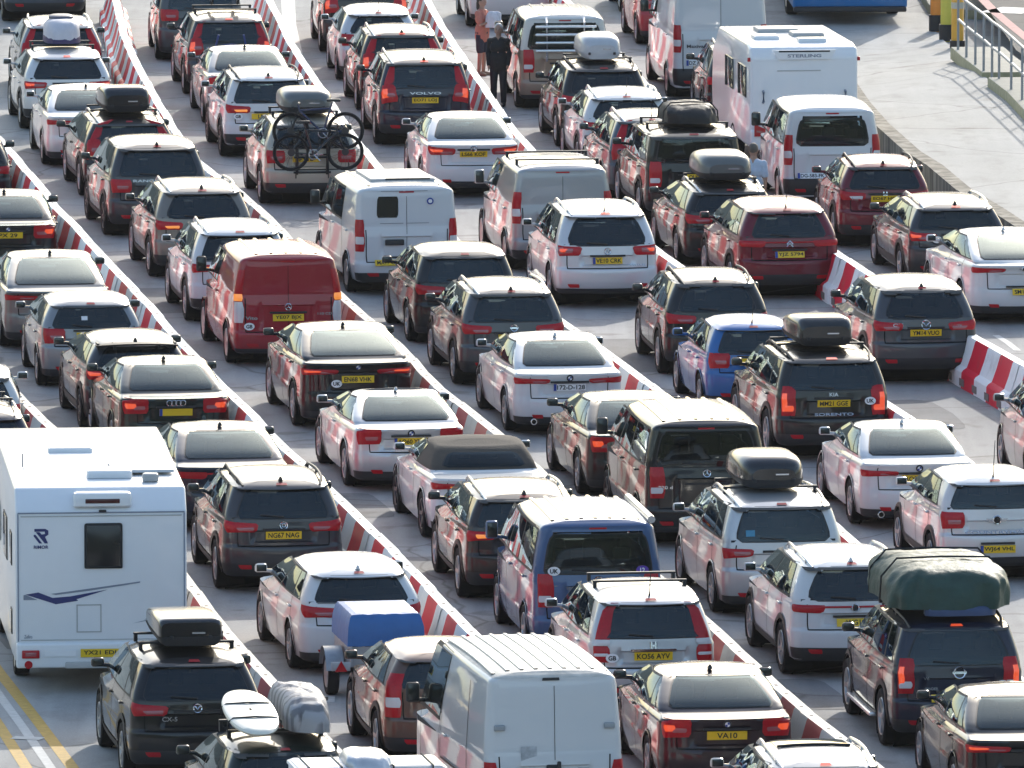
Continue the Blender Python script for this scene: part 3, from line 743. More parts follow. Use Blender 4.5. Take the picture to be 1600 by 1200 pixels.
    for sg in (-1, 1):
        x = b.side(l, d[4] - .02, sg)[0]; mx = x + sg * .145
        big = kind == 'van'
        m = MB(); m.rbox((mx, l + .02, mz + (.06 if big else 0)), (.175, .10, .26 if big else .125), .045); m.tube([(x - sg * .02, l + .03, mz - .05), (mx, l + .03, mz - .04)], .028, 6)
        mo = m.obj('mirror', P(p['mirrorcol']) if p.get('mirrorcol') else (M_TRIM if p.get('blackmirror', False) else B), root)
        m = MB(); m.rbox((mx, l - .042, mz + (.06 if big else 0)), (.14, .008, .21 if big else .09), .004); m.obj('mirror_glass', M_MIRROR, mo)
    # roof gear
    r0, r1 = p['roof_l']; rails = p.get('rails')
    if rails:
        for sg in (-1, 1):
            xs = []
            for t in np.linspace(0, 1, 9):
                l = lerp(r0 + .1, r1 - .1, t); rr_ = b.rs[-3]; x = sg * (rr_.side(l) - .01); e = .055 if .02 < t < .98 else -.005
                xs.append((x, l, b.roof(x, l) + e))
            m = MB(); m.tube(xs, .021, 6)
            for t in (1, 4, 7): m.tube([xs[t], (xs[t][0], xs[t][1], xs[t][2] - .07)], .02, 5)
            m.obj('roof_rail', M_TRIM if rails == 'black' else M_LETTER, root)
    for lb in p.get('bars', []):
        x = b.rs[-3].side(lb); z = b.roof(x - .02, lb); zt = H + .035
        m = MB(); m.rbox((0, lb, zt), (2 * x + p.get('barover', .02), .07, .028), .01)
        for sg in (-1, 1): m.box((sg * (x - .02), lb, (z + zt) / 2), (.045, .08, zt - z + .01))
        m.obj('roof_bar', M_TRIM if p.get('barcol') != 'silver' else M_LETTER, root)
    if p.get('sunroof'):
        m = MB(); m.grid([[(x, l, b.roof(x, l) + .008) for x in np.linspace(-.46, .46, 9)] for l in np.linspace(r1 - 1.0, r1 - .35, 6)]); so = m.obj('sunroof', M_GLASS, root)
        m = MB(); m.tube([(x, r1 - 1.03, b.roof(x, r1 - 1.03) + .02) for x in np.linspace(-.46, .46, 5)], .018, 5); m.obj('seal', M_TRIM, so)
    fin = p.get('fin', 'fin')
    if fin:
        l = r0 + .22; z = b.roof(0, l); m = MB()
        if fin == 'fin':
            m.grid([[(x * k_, l + y * k_ - .03 * (1 - k_), z - .004 + h_) for x, y in ((-.034, 0), (-.026, -.06), (0, -.075), (.026, -.06), (.034, 0), (.018, .07), (0, .10), (-.018, .07))] for k_, h_ in ((1, 0), (.8, .025), (.45, .05), (.1, .058))], True)
        else: m.tube([(0, l, z), (0, l - .02, z + .06), (0, l - .14, z + (.34 if fin == 'rod' else .55))], [.018, .008, .005], 5)
        m.obj('aerial', M_TRIM if p.get('fincol', 1) else B, root)
    if p.get('ribs'):
        for x in p['ribs']:
            m = MB(); pts = [(r0 + .2) + (r1 - r0 - .5) * t for t in np.linspace(0, 1, 6)]
            m.grid([[(x - .03, l, b.roof(x, l) + .002) for l in pts], [(x - .02, l, b.roof(x, l) + .014) for l in pts], [(x + .02, l, b.roof(x, l) + .014) for l in pts], [(x + .03, l, b.roof(x, l) + .002) for l in pts]])
            m.obj('roof_rib', RF, root)
    # wheels
    for ax in axles:
        for sg in (-1, 1): add_wheel(root, sg * (w - .125), ax, p['rwh'], p.get('rim', 'five'), p.get('tw_', 1.0))
    # plate, emblem, writing
    def face(z, x=0):
        q = b.rear_x(x, z); q2 = b.rear_x(x, z + .06); q1 = b.rear_x(x, z - .06)
        return q, -math.atan2(q2[1] - q1[1], .12)
    pz = p.get('pz', .88 if p['box'] == 2 else .80)
    if 'plate' in p:
        q, t = face(pz); add_plate(root, p['plate'], (p.get('px', 0), q[1] - .022, pz), t, p.get('pstyle', 'gb'), *((.30, .21, True) if p.get('two') else ()))
    m = MB(); q, t = face(pz + .09); m.box((0, q[1] - .012, pz + .085), (.62 if p.get('pz', 0) != .5 else .5, .03, .03)); m.obj('grab_strip', M_CHROME if p.get('chromestrip') else (M_TRIM if p.get('darkstrip', True) else B), root)
    ez = p.get('ez', deck - .08)
    if p.get('emblem'):
        q, t = face(ez); emblem(root, p['emblem'], (0, q[1] - .006, ez), t, p.get('es', .11))
    for txt, x, z, sz, wd, dark in p.get('words', []):
        q, t = face(z, x); text_obj('lettering', txt, sz, M_DARKLET if dark else M_LETTER, root, (x, q[1] - .012, z), (R(90) + t, 0, 0), width=wd, bold=.015)
    for kind_, x, z in p.get('badges', []):                # country ovals
        q, t = face(z, x); m = MB(); m.disc((0, 0, 0), .088, 20, ry=.062, th=.006)
        bo = m.obj('sticker', M_WHITEP if kind_ != 'purple' else mat('purple_ink', (.10, .04, .35), .5), root); bo.location = (x, q[1] - .016, z); bo.rotation_euler = (t, 0, 0)
        text_obj('sticker_lettering', kind_ if kind_ != 'purple' else '12', .062, M_BLK if kind_ != 'purple' else M_WHITEP, bo, (0, -.008, 0), bold=.03)
    for x, z, w_, h_, mm in p.get('decals', []):
        q, t = face(z, x); m = MB(); m.box((0, 0, 0), (w_, .004, h_)); do = m.obj('sticker', mm, root); do.location = (x, q[1] - .020, z); do.rotation_euler = (t, 0, 0)
    for x in p.get('exhaust', []):
        m = MB(); m.ring((x, .02, gc + .09), .042, .012, n=16, k=6); m.disc((x, .035, gc + .09), .04, mi=1); m.obj('exhaust', [M_CHROME, M_GAP], root)
    if p.get('wing'):                                      # high rear wing on struts
        z = zt_ = H - .09; q = b.rear(3, z); m = MB()
        rows = []
        for t in np.linspace(-1, 1, 13):
            x = t * .66; dz = -.035 * t * t; y = q[1] - .26 + .10 * t * t
            rows.append([(x, y, z + dz + .0), (x, y - .015, z + dz + .025), (x, y + .13, z + dz + .035), (x, y + .13, z + dz + .01)])
        m.grid([list(r) + [r[0]] for r in rows])
        for x in (-.62, -.36, .36, .62): m.box((x, q[1] - .08 + .1 * (x / .66) ** 2, z - .03), (.035, .26, .10))
        m.obj('rear_wing', M_TRIM, root)
    if p.get('steps'):
        for sg in (-1, 1):
            m = MB(); m.rbox((sg * (w - .02), (axles[0] + axles[1]) / 2, gc + .09), (.16, p['wb'] - 2 * Ra - .05, .05), .02); m.obj('side_step', M_LETTER, root)
    if p.get('awning'):
        m = MB(); x = w * .80; pts = [(x, l, H - .03) for l in np.linspace(r0 + .1, r1 - .35, 5)]
        m.tube(pts, .055, 8); m.obj('awning', M_LETTER, root)
    VEH[key] = (root, b, p)
    return root
def on_roof(key, x, l, dz):
    """world matrix helper: a point above the roof of a vehicle"""
    root, b, p = VEH[key]
    v = Vector((x, l, p['H'] + dz)); v.rotate(Matrix.Rotation(root.rotation_euler.z, 3, 'Z'))
    return root.location + v, root.rotation_euler.z
# ------------------------------------------------------------------ ground, ramp, markings
def concrete(name, base, dark, light, streak=0.5, sc=1.0):
    m, n, l, b = nt(name)
    tc = n.new('ShaderNodeTexCoord')
    def noise(scale, det, mapping=None, rough=.6):
        x = n.new('ShaderNodeTexNoise'); x.inputs['Scale'].default_value = scale * sc; x.inputs['Detail'].default_value = det; x.inputs['Roughness'].default_value = rough
        if mapping:
            mp = n.new('ShaderNodeMapping'); mp.inputs['Scale'].default_value = mapping; mp.inputs['Rotation'].default_value = (0, 0, R(-8))
            l.new(tc.outputs['Object'], mp.inputs[0]); l.new(mp.outputs[0], x.inputs['Vector'])
        else: l.new(tc.outputs['Object'], x.inputs['Vector'])
        return x.outputs['Fac']
    def ramp(src, a, bb, ca, cb):
        r = n.new('ShaderNodeValToRGB'); r.color_ramp.elements[0].position = a; r.color_ramp.elements[1].position = bb
        r.color_ramp.elements[0].color = c4(ca); r.color_ramp.elements[1].color = c4(cb); l.new(src, r.inputs[0]); return r.outputs[0]
    def mix(f, a, c, mode='MIX'):
        x = n.new('ShaderNodeMix'); x.data_type = 'RGBA'; x.blend_type = mode
        if isinstance(f, float): x.inputs[0].default_value = f
        else: l.new(f, x.inputs[0])
        l.new(a, x.inputs[6]); l.new(c, x.inputs[7]); return x.outputs[2]
    c = ramp(noise(.22, 6), .35, .68, base, light)
    c = mix(1.0, c, ramp(noise(.8, 3, (1.6, .06, 1)), .42, .60, (1, 1, 1), (1 - streak * .35,) * 3), 'MULTIPLY')   # tyre-polished lanes
    c = mix(1.0, c, ramp(noise(1.6, 5, (1, .5, 1)), .50, .66, (1, 1, 1), (.86, .85, .84)), 'MULTIPLY')
    c = mix(1.0, c, ramp(noise(.9, 2, (1, 1, 1)), .64, .72, (1, 1, 1), (.72, .70, .68)), 'MULTIPLY')                # oil spots
    c = mix(1.0, c, ramp(noise(30, 3), .3, .75, (.86, .86, .86), (1.1, 1.1, 1.1)), 'MULTIPLY')
    v = n.new('ShaderNodeTexVoronoi'); v.feature = 'DISTANCE_TO_EDGE'; v.inputs['Scale'].default_value = .16 * sc
    nz = n.new('ShaderNodeTexNoise'); nz.inputs['Scale'].default_value = .5; l.new(tc.outputs['Object'], nz.inputs['Vector'])
    vm = n.new('ShaderNodeVectorMath'); vm.operation = 'ADD'; l.new(tc.outputs['Object'], vm.inputs[0]); l.new(nz.outputs['Color'], vm.inputs[1]); l.new(vm.outputs[0], v.inputs['Vector'])
    c = mix(1.0, c, ramp(v.outputs['Distance'], .002, .006, (.62, .6, .58), (1, 1, 1)), 'MULTIPLY')
    l.new(c, b.inputs['Base Color']); b.inputs['Roughness'].default_value = .85; b.inputs['Specular IOR Level'].default_value = .25
    bp = n.new('ShaderNodeBump'); bp.inputs['Strength'].default_value = .25; bp.inputs['Distance'].default_value = .01
    l.new(noise(60, 3), bp.inputs['Height']); l.new(bp.outputs[0], b.inputs['Normal'])
    return m
M_LANE = concrete('lane_concrete', (.33, .325, .312), None, (.42, .412, .394))
M_RAMP = concrete('ramp_concrete', (.39, .38, .355), None, (.46, .448, .42), .25)
M_ASPH = concrete('dark_asphalt', (.075, .075, .077), None, (.10, .10, .10), .3)
g = MB(); g.add([(-600, -10, 0), (600, -10, 0), (600, 1500, 0), (-600, 1500, 0)], [(0, 1, 2, 3)]); struct(g.obj('ground', M_LANE))
# far hills beyond the port, unseen, added to block low sky in glass reflections
M_FAR = mat('added_hill_scrub', (.10, .105, .085), .95, vary=.4, scale=.03)
g = MB(); rows = []
for j, (y, h) in enumerate(((840, -1), (900, 22), (980, 48), (1100, 66), (1300, 72))):
    rows.append([(x, y + 14 * math.sin(x * .013 + j), h * (1 + .22 * math.sin(x * .008 + j * .5) + .08 * math.sin(x * .031))) for x in range(-590, 591, 20)])
g.grid(rows); struct(g.obj('added_hills', M_FAR))
# the grassy chalk cliff, unseen behind the camera, added to darken glass reflections
M_HILL = mat('added_cliff_grass', (.035, .045, .022), .95, vary=.6, scale=.08, bump=.4)
g = MB(); rows = []
for j, (y, h) in enumerate(((-10, -.5), (-14, 12), (-40, 24), (-90, 42), (-160, 62), (-260, 78), (-420, 84))):
    rows.append([(x, y + 6 * math.sin(x * .05 + j), h * (1 + .18 * math.sin(x * .021 + j * .7) + .08 * math.sin(x * .09)) if j > 1 else h * (.8 + .2 * math.sin(x * .03))) for x in range(-600, 601, 25)])
g.grid(rows); o = struct(g.obj('added_cliff', M_HILL))

def sheet(name, pts, m, z):
    mb = MB(); n = len(pts); mb.add([(p[0], p[1], z) for p in pts], [tuple(range(n))]); return struct(mb.obj(name, m))
def stripe(name, m, path, wd, z=.004):
    mb = MB(); L_, R_ = [], []
    for i, p in enumerate(path):
        t = (path[min(i + 1, len(path) - 1)] - path[max(0, i - 1)]).normalized(); s = Vector((t.y, -t.x, 0)) * wd / 2
        L_.append((p.x - s.x, p.y - s.y, z)); R_.append((p.x + s.x, p.y + s.y, z))
    mb.grid([L_, R_]); return struct(mb.obj(name, m))
M_LINEY = mat('worn_yellow_paint', (.50, .30, .045), .7, vary=.35, scale=9)
M_LINEW = mat('worn_white_paint', (.50, .50, .48), .7, vary=.3, scale=9)
stripe('yellow_line', M_LINEY, [ground(-60, 970), ground(0, 1052), ground(55, 1122), ground(112, 1198), ground(150, 1250)], .17)
stripe('white_line', M_LINEW, [ground(-60, 1000), ground(0, 1088), ground(36, 1137), ground(78, 1198), ground(115, 1255)], .13)
stripe('yellow_line', M_LINEY, [ground(-40, 1075), ground(0, 1136), ground(40, 1198), ground(75, 1255)], .16)
stripe('white_line', M_LINEW, [ground(20, 1153), ground(66, 1155)], .25, .008)
stripe('white_line', M_LINEW, [ground(1556, 524), ground(1575, 536), ground(1590, 548)], .12)
stripe('white_line', M_LINEW, [ground(450, 0), ground(452, 40), ground(462, 85)], .3)
mb = MB(); q = ground(499, 1093); mb.box((q.x, q.y, .006), (.42, .55, .012)); mb.box((q.x, q.y, .010), (.24, .34, .012), 1); struct(mb.obj('drain_cover', [M_LINEW, M_BLK]))
M_PATCH = concrete('patched_asphalt', (.19, .188, .185), None, (.25, .247, .24), .3)
rp = random.Random(5)
for x, y, w_, l_ in ((985, 556, 1.4, 5), (1180, 556, .9, 3.5), (1425, 648, 1.3, 4), (480, 980, 1.2, 3.2), (690, 888, 1.0, 2.6), (560, 790, .8, 3), (250, 470, 1.0, 4), (445, 240, .9, 6), (700, 300, 1.1, 5), (820, 330, .9, 4), (1255, 1085, 1.0, 3), (80, 1000, 1.5, 2.2), (900, 640, .8, 3.5)):
    q = ground(x, y); a = R(9); pts = []
    for k in range(14):
        t = 2 * math.pi * k / 14; sx = math.copysign(abs(math.cos(t)) ** .35, math.cos(t)) * w_ / 2 * rp.uniform(.92, 1.05); sy = math.copysign(abs(math.sin(t)) ** .35, math.sin(t)) * l_ / 2 * rp.uniform(.95, 1.03)
        pts.append((q.x + sx * math.cos(a) - sy * math.sin(a), q.y + sx * math.sin(a) + sy * math.cos(a)))
    sheet('road_patch', pts, M_PATCH, .004 + .0005 * rp.random())
# the raised ramp on the right, with its retaining wall
ZR = .62
wall_px = [(1338, 164), (1367, 197), (1415, 240), (1450, 262), (1495, 300), (1542, 328), (1600, 366), (1680, 425), (1760, 490)]
kerb_px = [(1478, 70), (1484, 78), (1512, 104), (1535, 128), (1552, 134), (1600, 186), (1660, 240), (1760, 330)]
wt_ = [ground(x, y, ZR) for x, y in wall_px]
mb = MB()
low = [ground(1292, 98), ground(1235, 30), ground(1440, 20), ground(1470, 60)]
far = [ground(1478, 72, .3)]
n = len(wt_)
right = [ground(x, y, ZR) for x, y in [(1530, 110), (1570, 150), (1620, 200), (1700, 270), (1800, 350)]]
vs = [tuple(p) for p in wt_] + [tuple(p) for p in right]
poly = list(range(n)) + list(range(n + len(right) - 1, n - 1, -1))
mb.add(vs, [tuple(poly)])
a = len(mb.v); z0 = low[0]; z3 = low[3]
mb.add([tuple(wt_[0]), tuple(right[0]), (z3.x, z3.y, .015), (z0.x, z0.y, .015)], [(0, 1, 2, 3)])
struct(mb.obj('ramp_road', M_RAMP))
mb = MB(); mb.add([(p.x, p.y, .012) for p in (low[0], low[1], low[2], low[3])], [(0, 1, 2, 3)]); struct(mb.obj('approach_road', M_RAMP))
m, nn, ll, bb = nt('weathered_wall_concrete')
tc = nn.new('ShaderNodeTexCoord'); mp = nn.new('ShaderNodeMapping'); mp.inputs['Scale'].default_value = (3, 3, .35); ll.new(tc.outputs['Object'], mp.inputs[0])
ns = nn.new('ShaderNodeTexNoise'); ns.inputs['Scale'].default_value = 1.4; ns.inputs['Detail'].default_value = 7; ll.new(mp.outputs[0], ns.inputs['Vector'])
cr = nn.new('ShaderNodeValToRGB'); cr.color_ramp.elements[0].position = .38; cr.color_ramp.elements[1].position = .66
cr.color_ramp.elements[0].color = (.10, .085, .065, 1); cr.color_ramp.elements[1].color = (.32, .29, .235, 1); ll.new(ns.outputs['Fac'], cr.inputs[0]); ll.new(cr.outputs[0], bb.inputs['Base Color']); bb.inputs['Roughness'].default_value = .9
M_WALL = m
mb = MB(); W1, W2 = [], []
path = [Vector((low[0].x, low[0].y, .03))] + wt_
rows = [[], [], [], []]
for i, p in enumerate(path):
    t = (path[min(i + 1, len(path) - 1)] - path[max(0, i - 1)]); t.z = 0; t.normalize(); s = Vector((t.y, -t.x, 0))
    if s.x < 0: s = -s
    rows[0].append((p.x - .02, p.y, -.02)); rows[1].append((p.x - .02, p.y, p.z + .05)); rows[2].append((p.x + s.x * .28, p.y + s.y * .28, p.z + .05)); rows[3].append((p.x + s.x * .28, p.y + s.y * .28, -.02))
mb.grid(rows); o = mb.obj('retaining_wall', M_WALL); tag(o, 'low weathered concrete wall holding up the pale ramp', 'wall')

# kerbed islands with bollards and the handrail
M_KERB = mat('kerb_concrete', (.36, .34, .28), .85, vary=.25, scale=5, bump=.3)
M_KERBY = mat('kerb_yellow', (.36, .33, .19), .8, vary=.4, scale=6)
def island(pts_px, wd, label, z):
    pts = [ground(x, y, z) for x, y in pts_px]; mb = MB(); rows = [[] for _ in range(6)]
    for i, p in enumerate(pts):
        t = (pts[min(i + 1, len(pts) - 1)] - pts[max(0, i - 1)]).normalized(); s = Vector((t.y, -t.x, 0))
        if s.x < 0: s = -s
        for k, (off, h) in enumerate(((0, -.05), (.0, .16), (.02, .19), (.03, .195), (wd, .195), (wd, -.05))): rows[k].append((p.x + s.x * off, p.y + s.y * off, z + h))
    mb.grid(rows[:3], mi=1); mb.grid(rows[2:], mi=0)
    for e in (0, -1): mb.add([r[e] for r in rows], [tuple(range(6))], 1)
    o = mb.obj('kerb', [M_KERB, M_KERBY]); o['kind'] = 'structure'; return o
island([(1434, -8), (1450, 20), (1463, 30), (1474, 28)], 1.3, '', .0)
island([(1485, 88), (1503, 104), (1520, 117), (1534, 128)], 1.1, '', ZR - .1)
island([(1543, 136), (1572, 158), (1600, 188), (1660, 245)], 1.1, '', ZR)
side = [ground(1505, 80, ZR), ground(1560, 118, ZR), ground(1660, 200, ZR), ground(1760, 290, ZR), ground(1900, 290, ZR), ground(1750, 0, ZR), ground(1600, -40, ZR), ground(1505, -40, ZR)]
off = Vector((1.1, 0, 0)); mb = MB(); pts = [p + off if i < 4 else p for i, p in enumerate(side)]
mb.add([(p.x, p.y, ZR + .02) for p in pts], [tuple(range(8))]); struct(mb.obj('side_road', M_ASPH))
stripe('pink_line', mat('faded_red_paint', (.42, .20, .19), .8, vary=.3), [ground(1530, -5, ZR), ground(1556, 22, ZR), ground(1590, 50, ZR), ground(1640, 90, ZR)], .22, ZR + .026)
stripe('white_line', M_LINEW, [ground(1562, 22, ZR), ground(1600, 14, ZR)], 1.0, ZR + .026)
M_STEEL = mat('galvanised_steel', (.30, .32, .34), .45, metal=.5, vary=.2)
posts = [(1497, 74), (1510, 86), (1524, 97), (1537, 107), (1550, 119), (1561, 127), (1580, 144), (1597, 160), (1614, 176), (1631, 192), (1648, 208)]
zp = ZR + .14
pp = [ground(x, y, zp) for x, y in posts]
root = thing('handrail', 'grey two-rail steel handrail along the raised kerb beside the ramp', 'railing', pp[0])
off0 = pp[0]
for p in pp:
    mb = MB(); q = p - off0; mb.tube([(q.x, q.y, -.1), (q.x, q.y, 1.1)], .026, 8); mb.obj('post', M_STEEL, root)
for h in (1.1, .58):
    mb = MB(); mb.tube([(p - off0) + Vector((0, 0, h)) for p in pp], .028, 8); mb.obj('rail', M_STEEL, root)
for x, y, h, col, lab in ((1463, 28, 1.1, (.80, .26, .03), 'orange bollard farthest from the handrail on the kerbed island'), (1479, 43, 1.15, (.66, .55, .07), 'mustard yellow bollard standing between the two orange ones'), (1496, 68, 1.1, (.80, .40, .04), 'orange bollard beside the end post of the handrail')):
    q = ground(x, y, .3); mb = MB()
    root = thing('bollard', lab, 'bollard', q, group='bollards at the ramp entrance')
    cm = mat('bollard_' + str(x), col, .45, vary=.15)
    mb.tube([(0, 0, -.3), (0, 0, .04), (0, 0, h - .05), (0, 0, h)], [.135, .13, .13, .09], 14); mb.obj('post', cm, root)
    mb = MB(); mb.tube([(0, 0, -.28), (0, 0, .07)], .16, 14); mb.obj('base', M_TRIM, root)
    mb = MB(); mb.tube([(0, 0, h * .68), (0, 0, h * .80)], .134, 14); mb.obj('band', mat('dull_band', (.55, .50, .40), .6), root)

# ------------------------------------------------------------------ red and white barrier runs
def barrier_mat(name, col):
    m, n, l, b = nt(name); tc = n.new('ShaderNodeTexCoord'); oi = n.new('ShaderNodeObjectInfo')
    ad = n.new('ShaderNodeVectorMath'); ad.operation = 'ADD'; l.new(tc.outputs['Object'], ad.inputs[0]); l.new(oi.outputs['Location'], ad.inputs[1])
    ns = n.new('ShaderNodeTexNoise'); ns.inputs['Scale'].default_value = 2.2; ns.inputs['Detail'].default_value = 7; ns.inputs['Roughness'].default_value = .65; l.new(ad.outputs[0], ns.inputs['Vector'])
    cr = n.new('ShaderNodeValToRGB'); cr.color_ramp.elements[0].position = .54; cr.color_ramp.elements[1].position = .95
    cr.color_ramp.elements[0].color = c4(col); cr.color_ramp.elements[1].color = (col[0] * .42 + .10, col[1] * .42 + .085, col[2] * .42 + .06, 1); l.new(ns.outputs['Fac'], cr.inputs[0])
    l.new(cr.outputs[0], b.inputs['Base Color']); b.inputs['Roughness'].default_value = .5; b.inputs['Specular IOR Level'].default_value = .2
    return m
M_BW = barrier_mat('barrier_white', (.88, .88, .86)); M_BR = barrier_mat('barrier_red', (.74, .016, .045))
M_BWD = barrier_mat('grimy_barrier_white', (.56, .53, .49)); M_BRD = barrier_mat('grimy_barrier_red', (.44, .045, .055))
def barrier_unit(ln, dirty=False):
    mb = MB()
    prof = [(-.30, .0), (-.30, .26), (-.275, .30), (-.215, .34), (-.15, .55), (-.098, .77), (-.08, .80), (.08, .80), (.098, .77), (.15, .55), (.215, .34), (.275, .30), (.30, .26), (.30, .0)]
    def sh(y, z): return y + .22 * (z - .4) * (0 if y in (-ln / 2, ln / 2) else -1)
    ys = [-ln / 2, -ln / 2 + .02, -ln * .25, ln * .25, ln / 2 - .02, ln / 2]
    for k in range(5):
        e0 = .004 if k == 0 else 0; e1 = .004 if k == 4 else 0
        rows = [[(x * (1 - e0 * 4), sh(ys[k], z) if k not in (0,) else ys[k], z * (1 - e0)) for x, z in prof], [(x * (1 - e1 * 4), sh(ys[k + 1], z) if k != 4 else ys[5], z * (1 - e1)) for x, z in prof]]
        mb.grid(rows, mi=1 if k == 2 else 0)
    for y in (-ln / 2, ln / 2): mb.add([(x * .984, y, z * .996) for x, z in prof], [tuple(range(len(prof)))], 0)
    # top is white: a thin cap proud of the body, with lifting slots
    mb.add([(-.08, -ln / 2 + .02, .804), (.08, -ln / 2 + .02, .804), (.08, ln / 2 - .02, .804), (-.08, ln / 2 - .02, .804)], [(0, 1, 2, 3)], 0)
    for y in (-ln * .3, ln * .3): mb.box((0, y, .804), (.045, .12, .005), 2)
    for y in (-ln * .25, ln * .25):
        for sg in (-1, 1): mb.box((sg * .285, y, .10), (.05, .34, .12), 2)
    return mb.mesh('barrier_unit', [M_BWD if dirty else M_BW, M_BRD if dirty else M_BR, mat('barrier_recess', (.20, .17, .15), .8)], angle=30)
UNIT = 2.0; BME, BMD = barrier_unit(UNIT - .012), barrier_unit(UNIT - .012, True)
def barrier(px, label, dirt=lambda t: False):
    P_ = [ground(x, y, .8) for x, y in px]
    P_ = [Vector((p.x - .06, p.y, 0)) for p in P_][::-1]            # from the near end to the far end
    seg = [(b_ - a_).length for a_, b_ in zip(P_, P_[1:])]; tot = sum(seg)
    def at(s):
        for a_, b_, d in zip(P_, P_[1:], seg):
            if s <= d: return a_ + (b_ - a_) * (s / d)
            s -= d
        return P_[-1]
    n = int(tot / UNIT); rnd = random.Random(len(label))
    root = thing('barrier', label, 'barrier', at(0), group='red and white traffic barriers between the lanes')
    for i in range(min(n, 100)):
        a_, b_ = at(i * UNIT), at((i + 1) * UNIT); c = (a_ + b_) / 2; d = b_ - a_
        o = link('barrier_unit', BMD if dirt(i / n) else BME, root); o.location = c - root.location + Vector((rnd.uniform(-.010, .010), 0, 0))
        o.rotation_euler = (0, 0, -math.atan2(d.x, d.y) + R(rnd.uniform(-.4, .4)))
B0 = [(-150, 450), (-60, 530), (0, 585), (40, 622), (58, 645), (92, 672), (160, 745), (230, 830), (292, 896), (350, 975), (400, 1031), (460, 1097), (520, 1160), (580, 1222)]
B1 = [(-60, 165), (0, 213), (75, 299), (97, 332), (115, 343), (140, 372), (172, 407), (237, 475), (275, 520), (350, 600), (400, 648), (440, 692), (492, 737), (530, 774), (590, 830), (660, 900), (737, 982), (850, 1085), (960, 1190), (1030, 1255)]
B2 = [(180, -25), (185, 0), (200, 60), (217, 97), (245, 150), (282, 210), (317, 257), (375, 296), (430, 345), (530, 455), (587, 505), (637, 546), (680, 597), (700, 612), (782, 675), (840, 727), (907, 789), (1000, 872), (1060, 922), (1082, 947), (1120, 980), (1200, 1052), (1267, 1112), (1320, 1152), (1400, 1218)]
B3 = [(412, -30), (425, 0), (440, 28), (457, 65), (492, 118), (560, 218), (600, 266), (650, 312), (715, 373), (775, 420), (830, 462), (872, 496), (940, 540), (1018, 598), (1045, 620), (1087, 646), (1180, 718), (1300, 812), (1350, 855), (1430, 922), (1520, 995), (1610, 1070)]
B4 = [(655, -30), (672, 0), (692, 37), (735, 100), (770, 150), (800, 195), (845, 245), (920, 305), (1025, 386), (1077, 423), (1160, 478), (1260, 542), (1375, 620), (1440, 662), (1512, 716), (1600, 782), (1660, 830)]
B5 = [(868, -30), (888, 0), (907, 16), (950, 58), (1000, 118), (1080, 205), (1180, 292), (1290, 380), (1385, 442), (1450, 480), (1520, 522), (1600, 566), (1680, 615)]
barrier(B0, 'red and white barrier run hidden in part by the motorhome, at far left', lambda t: True)
barrier(B1, 'red and white barrier run left of the red van')
barrier(B2, 'red and white barrier run right of the red van', lambda t: t < .62)
barrier(B3, 'red and white barrier run right of the white van with one small rear window')
barrier(B4, 'red and white barrier run between the dark standing man and the white saloon')
barrier(B5, 'red and white barrier run between the two dark red vehicles on the right')
# ------------------------------------------------------------------ the queue, lane by lane
V = vehicle
# far-left lane
V('m1', 'hatchback', 'hatch', 'small white hatchback cut off by the left edge, ahead of the navy crossover', 'car', (-128, 720), -136, 'white', lights='h')
V('m2', 'suv', 'suv', 'navy crossover with silver rails cut off by the left edge, just ahead of the motorhome', 'car', (-122, 806), -150, 'navy', rails='silver', bars=[1.5, 2.3], lights='hs')
V('m4', 'suv', 'suv', 'glossy black crossover with a black roof box directly behind the motorhome', 'car', (201, 1213), 166, 'black', lights='el', lit=False, rails=None, bars=[1.35, 2.25], rim='ten', words=[('CX-5', -.36, .86, .06, .20, 0)], emblem='letterm', fin=None)
V('m5', 'hatchback', 'hatch', 'dark hatchback carrying a cream surfboard and a wrapped bundle at the bottom edge', 'car', (345, 1345), 298, 'green_black', bars=[1.3, 2.2], fin=None, H=1.52)
V('m6', 'estate_car', 'estate', 'car at the bottom edge with silver boxes strapped across its roof', 'car', (478, 1455), 428, 'ivory', bars=[1.3, 2.3], fin=None, H=1.55)
# lane left of the second barrier
V('a1', 'hatchback', 'hatch', 'black car cut off at the left edge, ahead of the black and silver saloon', 'car', (-120, 335), -128, 'black')
V('a2', 'saloon_car', 'saloon', 'black saloon with brake lights lit, half cut off by the left edge', 'car', (-62, 432), -72, 'black', lights='sq', lit=True, plate='PX 29', pz=.84, emblem='roundel')
V('a3', 'hatchback', 'fastback', 'grey-green sloping-backed hatchback with lip spoiler, behind the black saloon at left edge', 'car', (8, 540), -10, 'grey', lights='hs', H=1.49, lip=.07, gl=.30)
V('a4', 'hatchback', 'hatch', 'grey rounded hatchback with a white sticker in its rear window', 'car', (66, 601), 45, 'steel', lights='sq', plate='', fin=None, spoiler=.05, rim='twin', decals=[(-.12, 1.16, .10, .07, M_WHITEP)])
V('a5', 'hatchback', 'hatch', 'dark grey hatchback with a tall black rear wing', 'car', (133, 668), 105, 'dark_grey', wing=True, lights='el', lit=True, emblem='h', plate='', L=4.5, W=1.82, clad=True, zb=1.02, rake=.7, spoiler=.03, rim='ten_dark')
V('a6', 'saloon_car', 'saloon', 'black saloon with bright red lit tail lamps directly ahead of the navy saloon', 'car', (183, 712), 150, 'green_black', lights='sq', lit=True, plate='', pstyle='eu', emblem='rings')
V('a7', 'saloon_car', 'saloon', 'navy saloon with a slim full-width light strip, beside the motorhome', 'car', (268, 822), 232, 'navy', lights='bar', lip=.05, emblem=None, gl=.42)
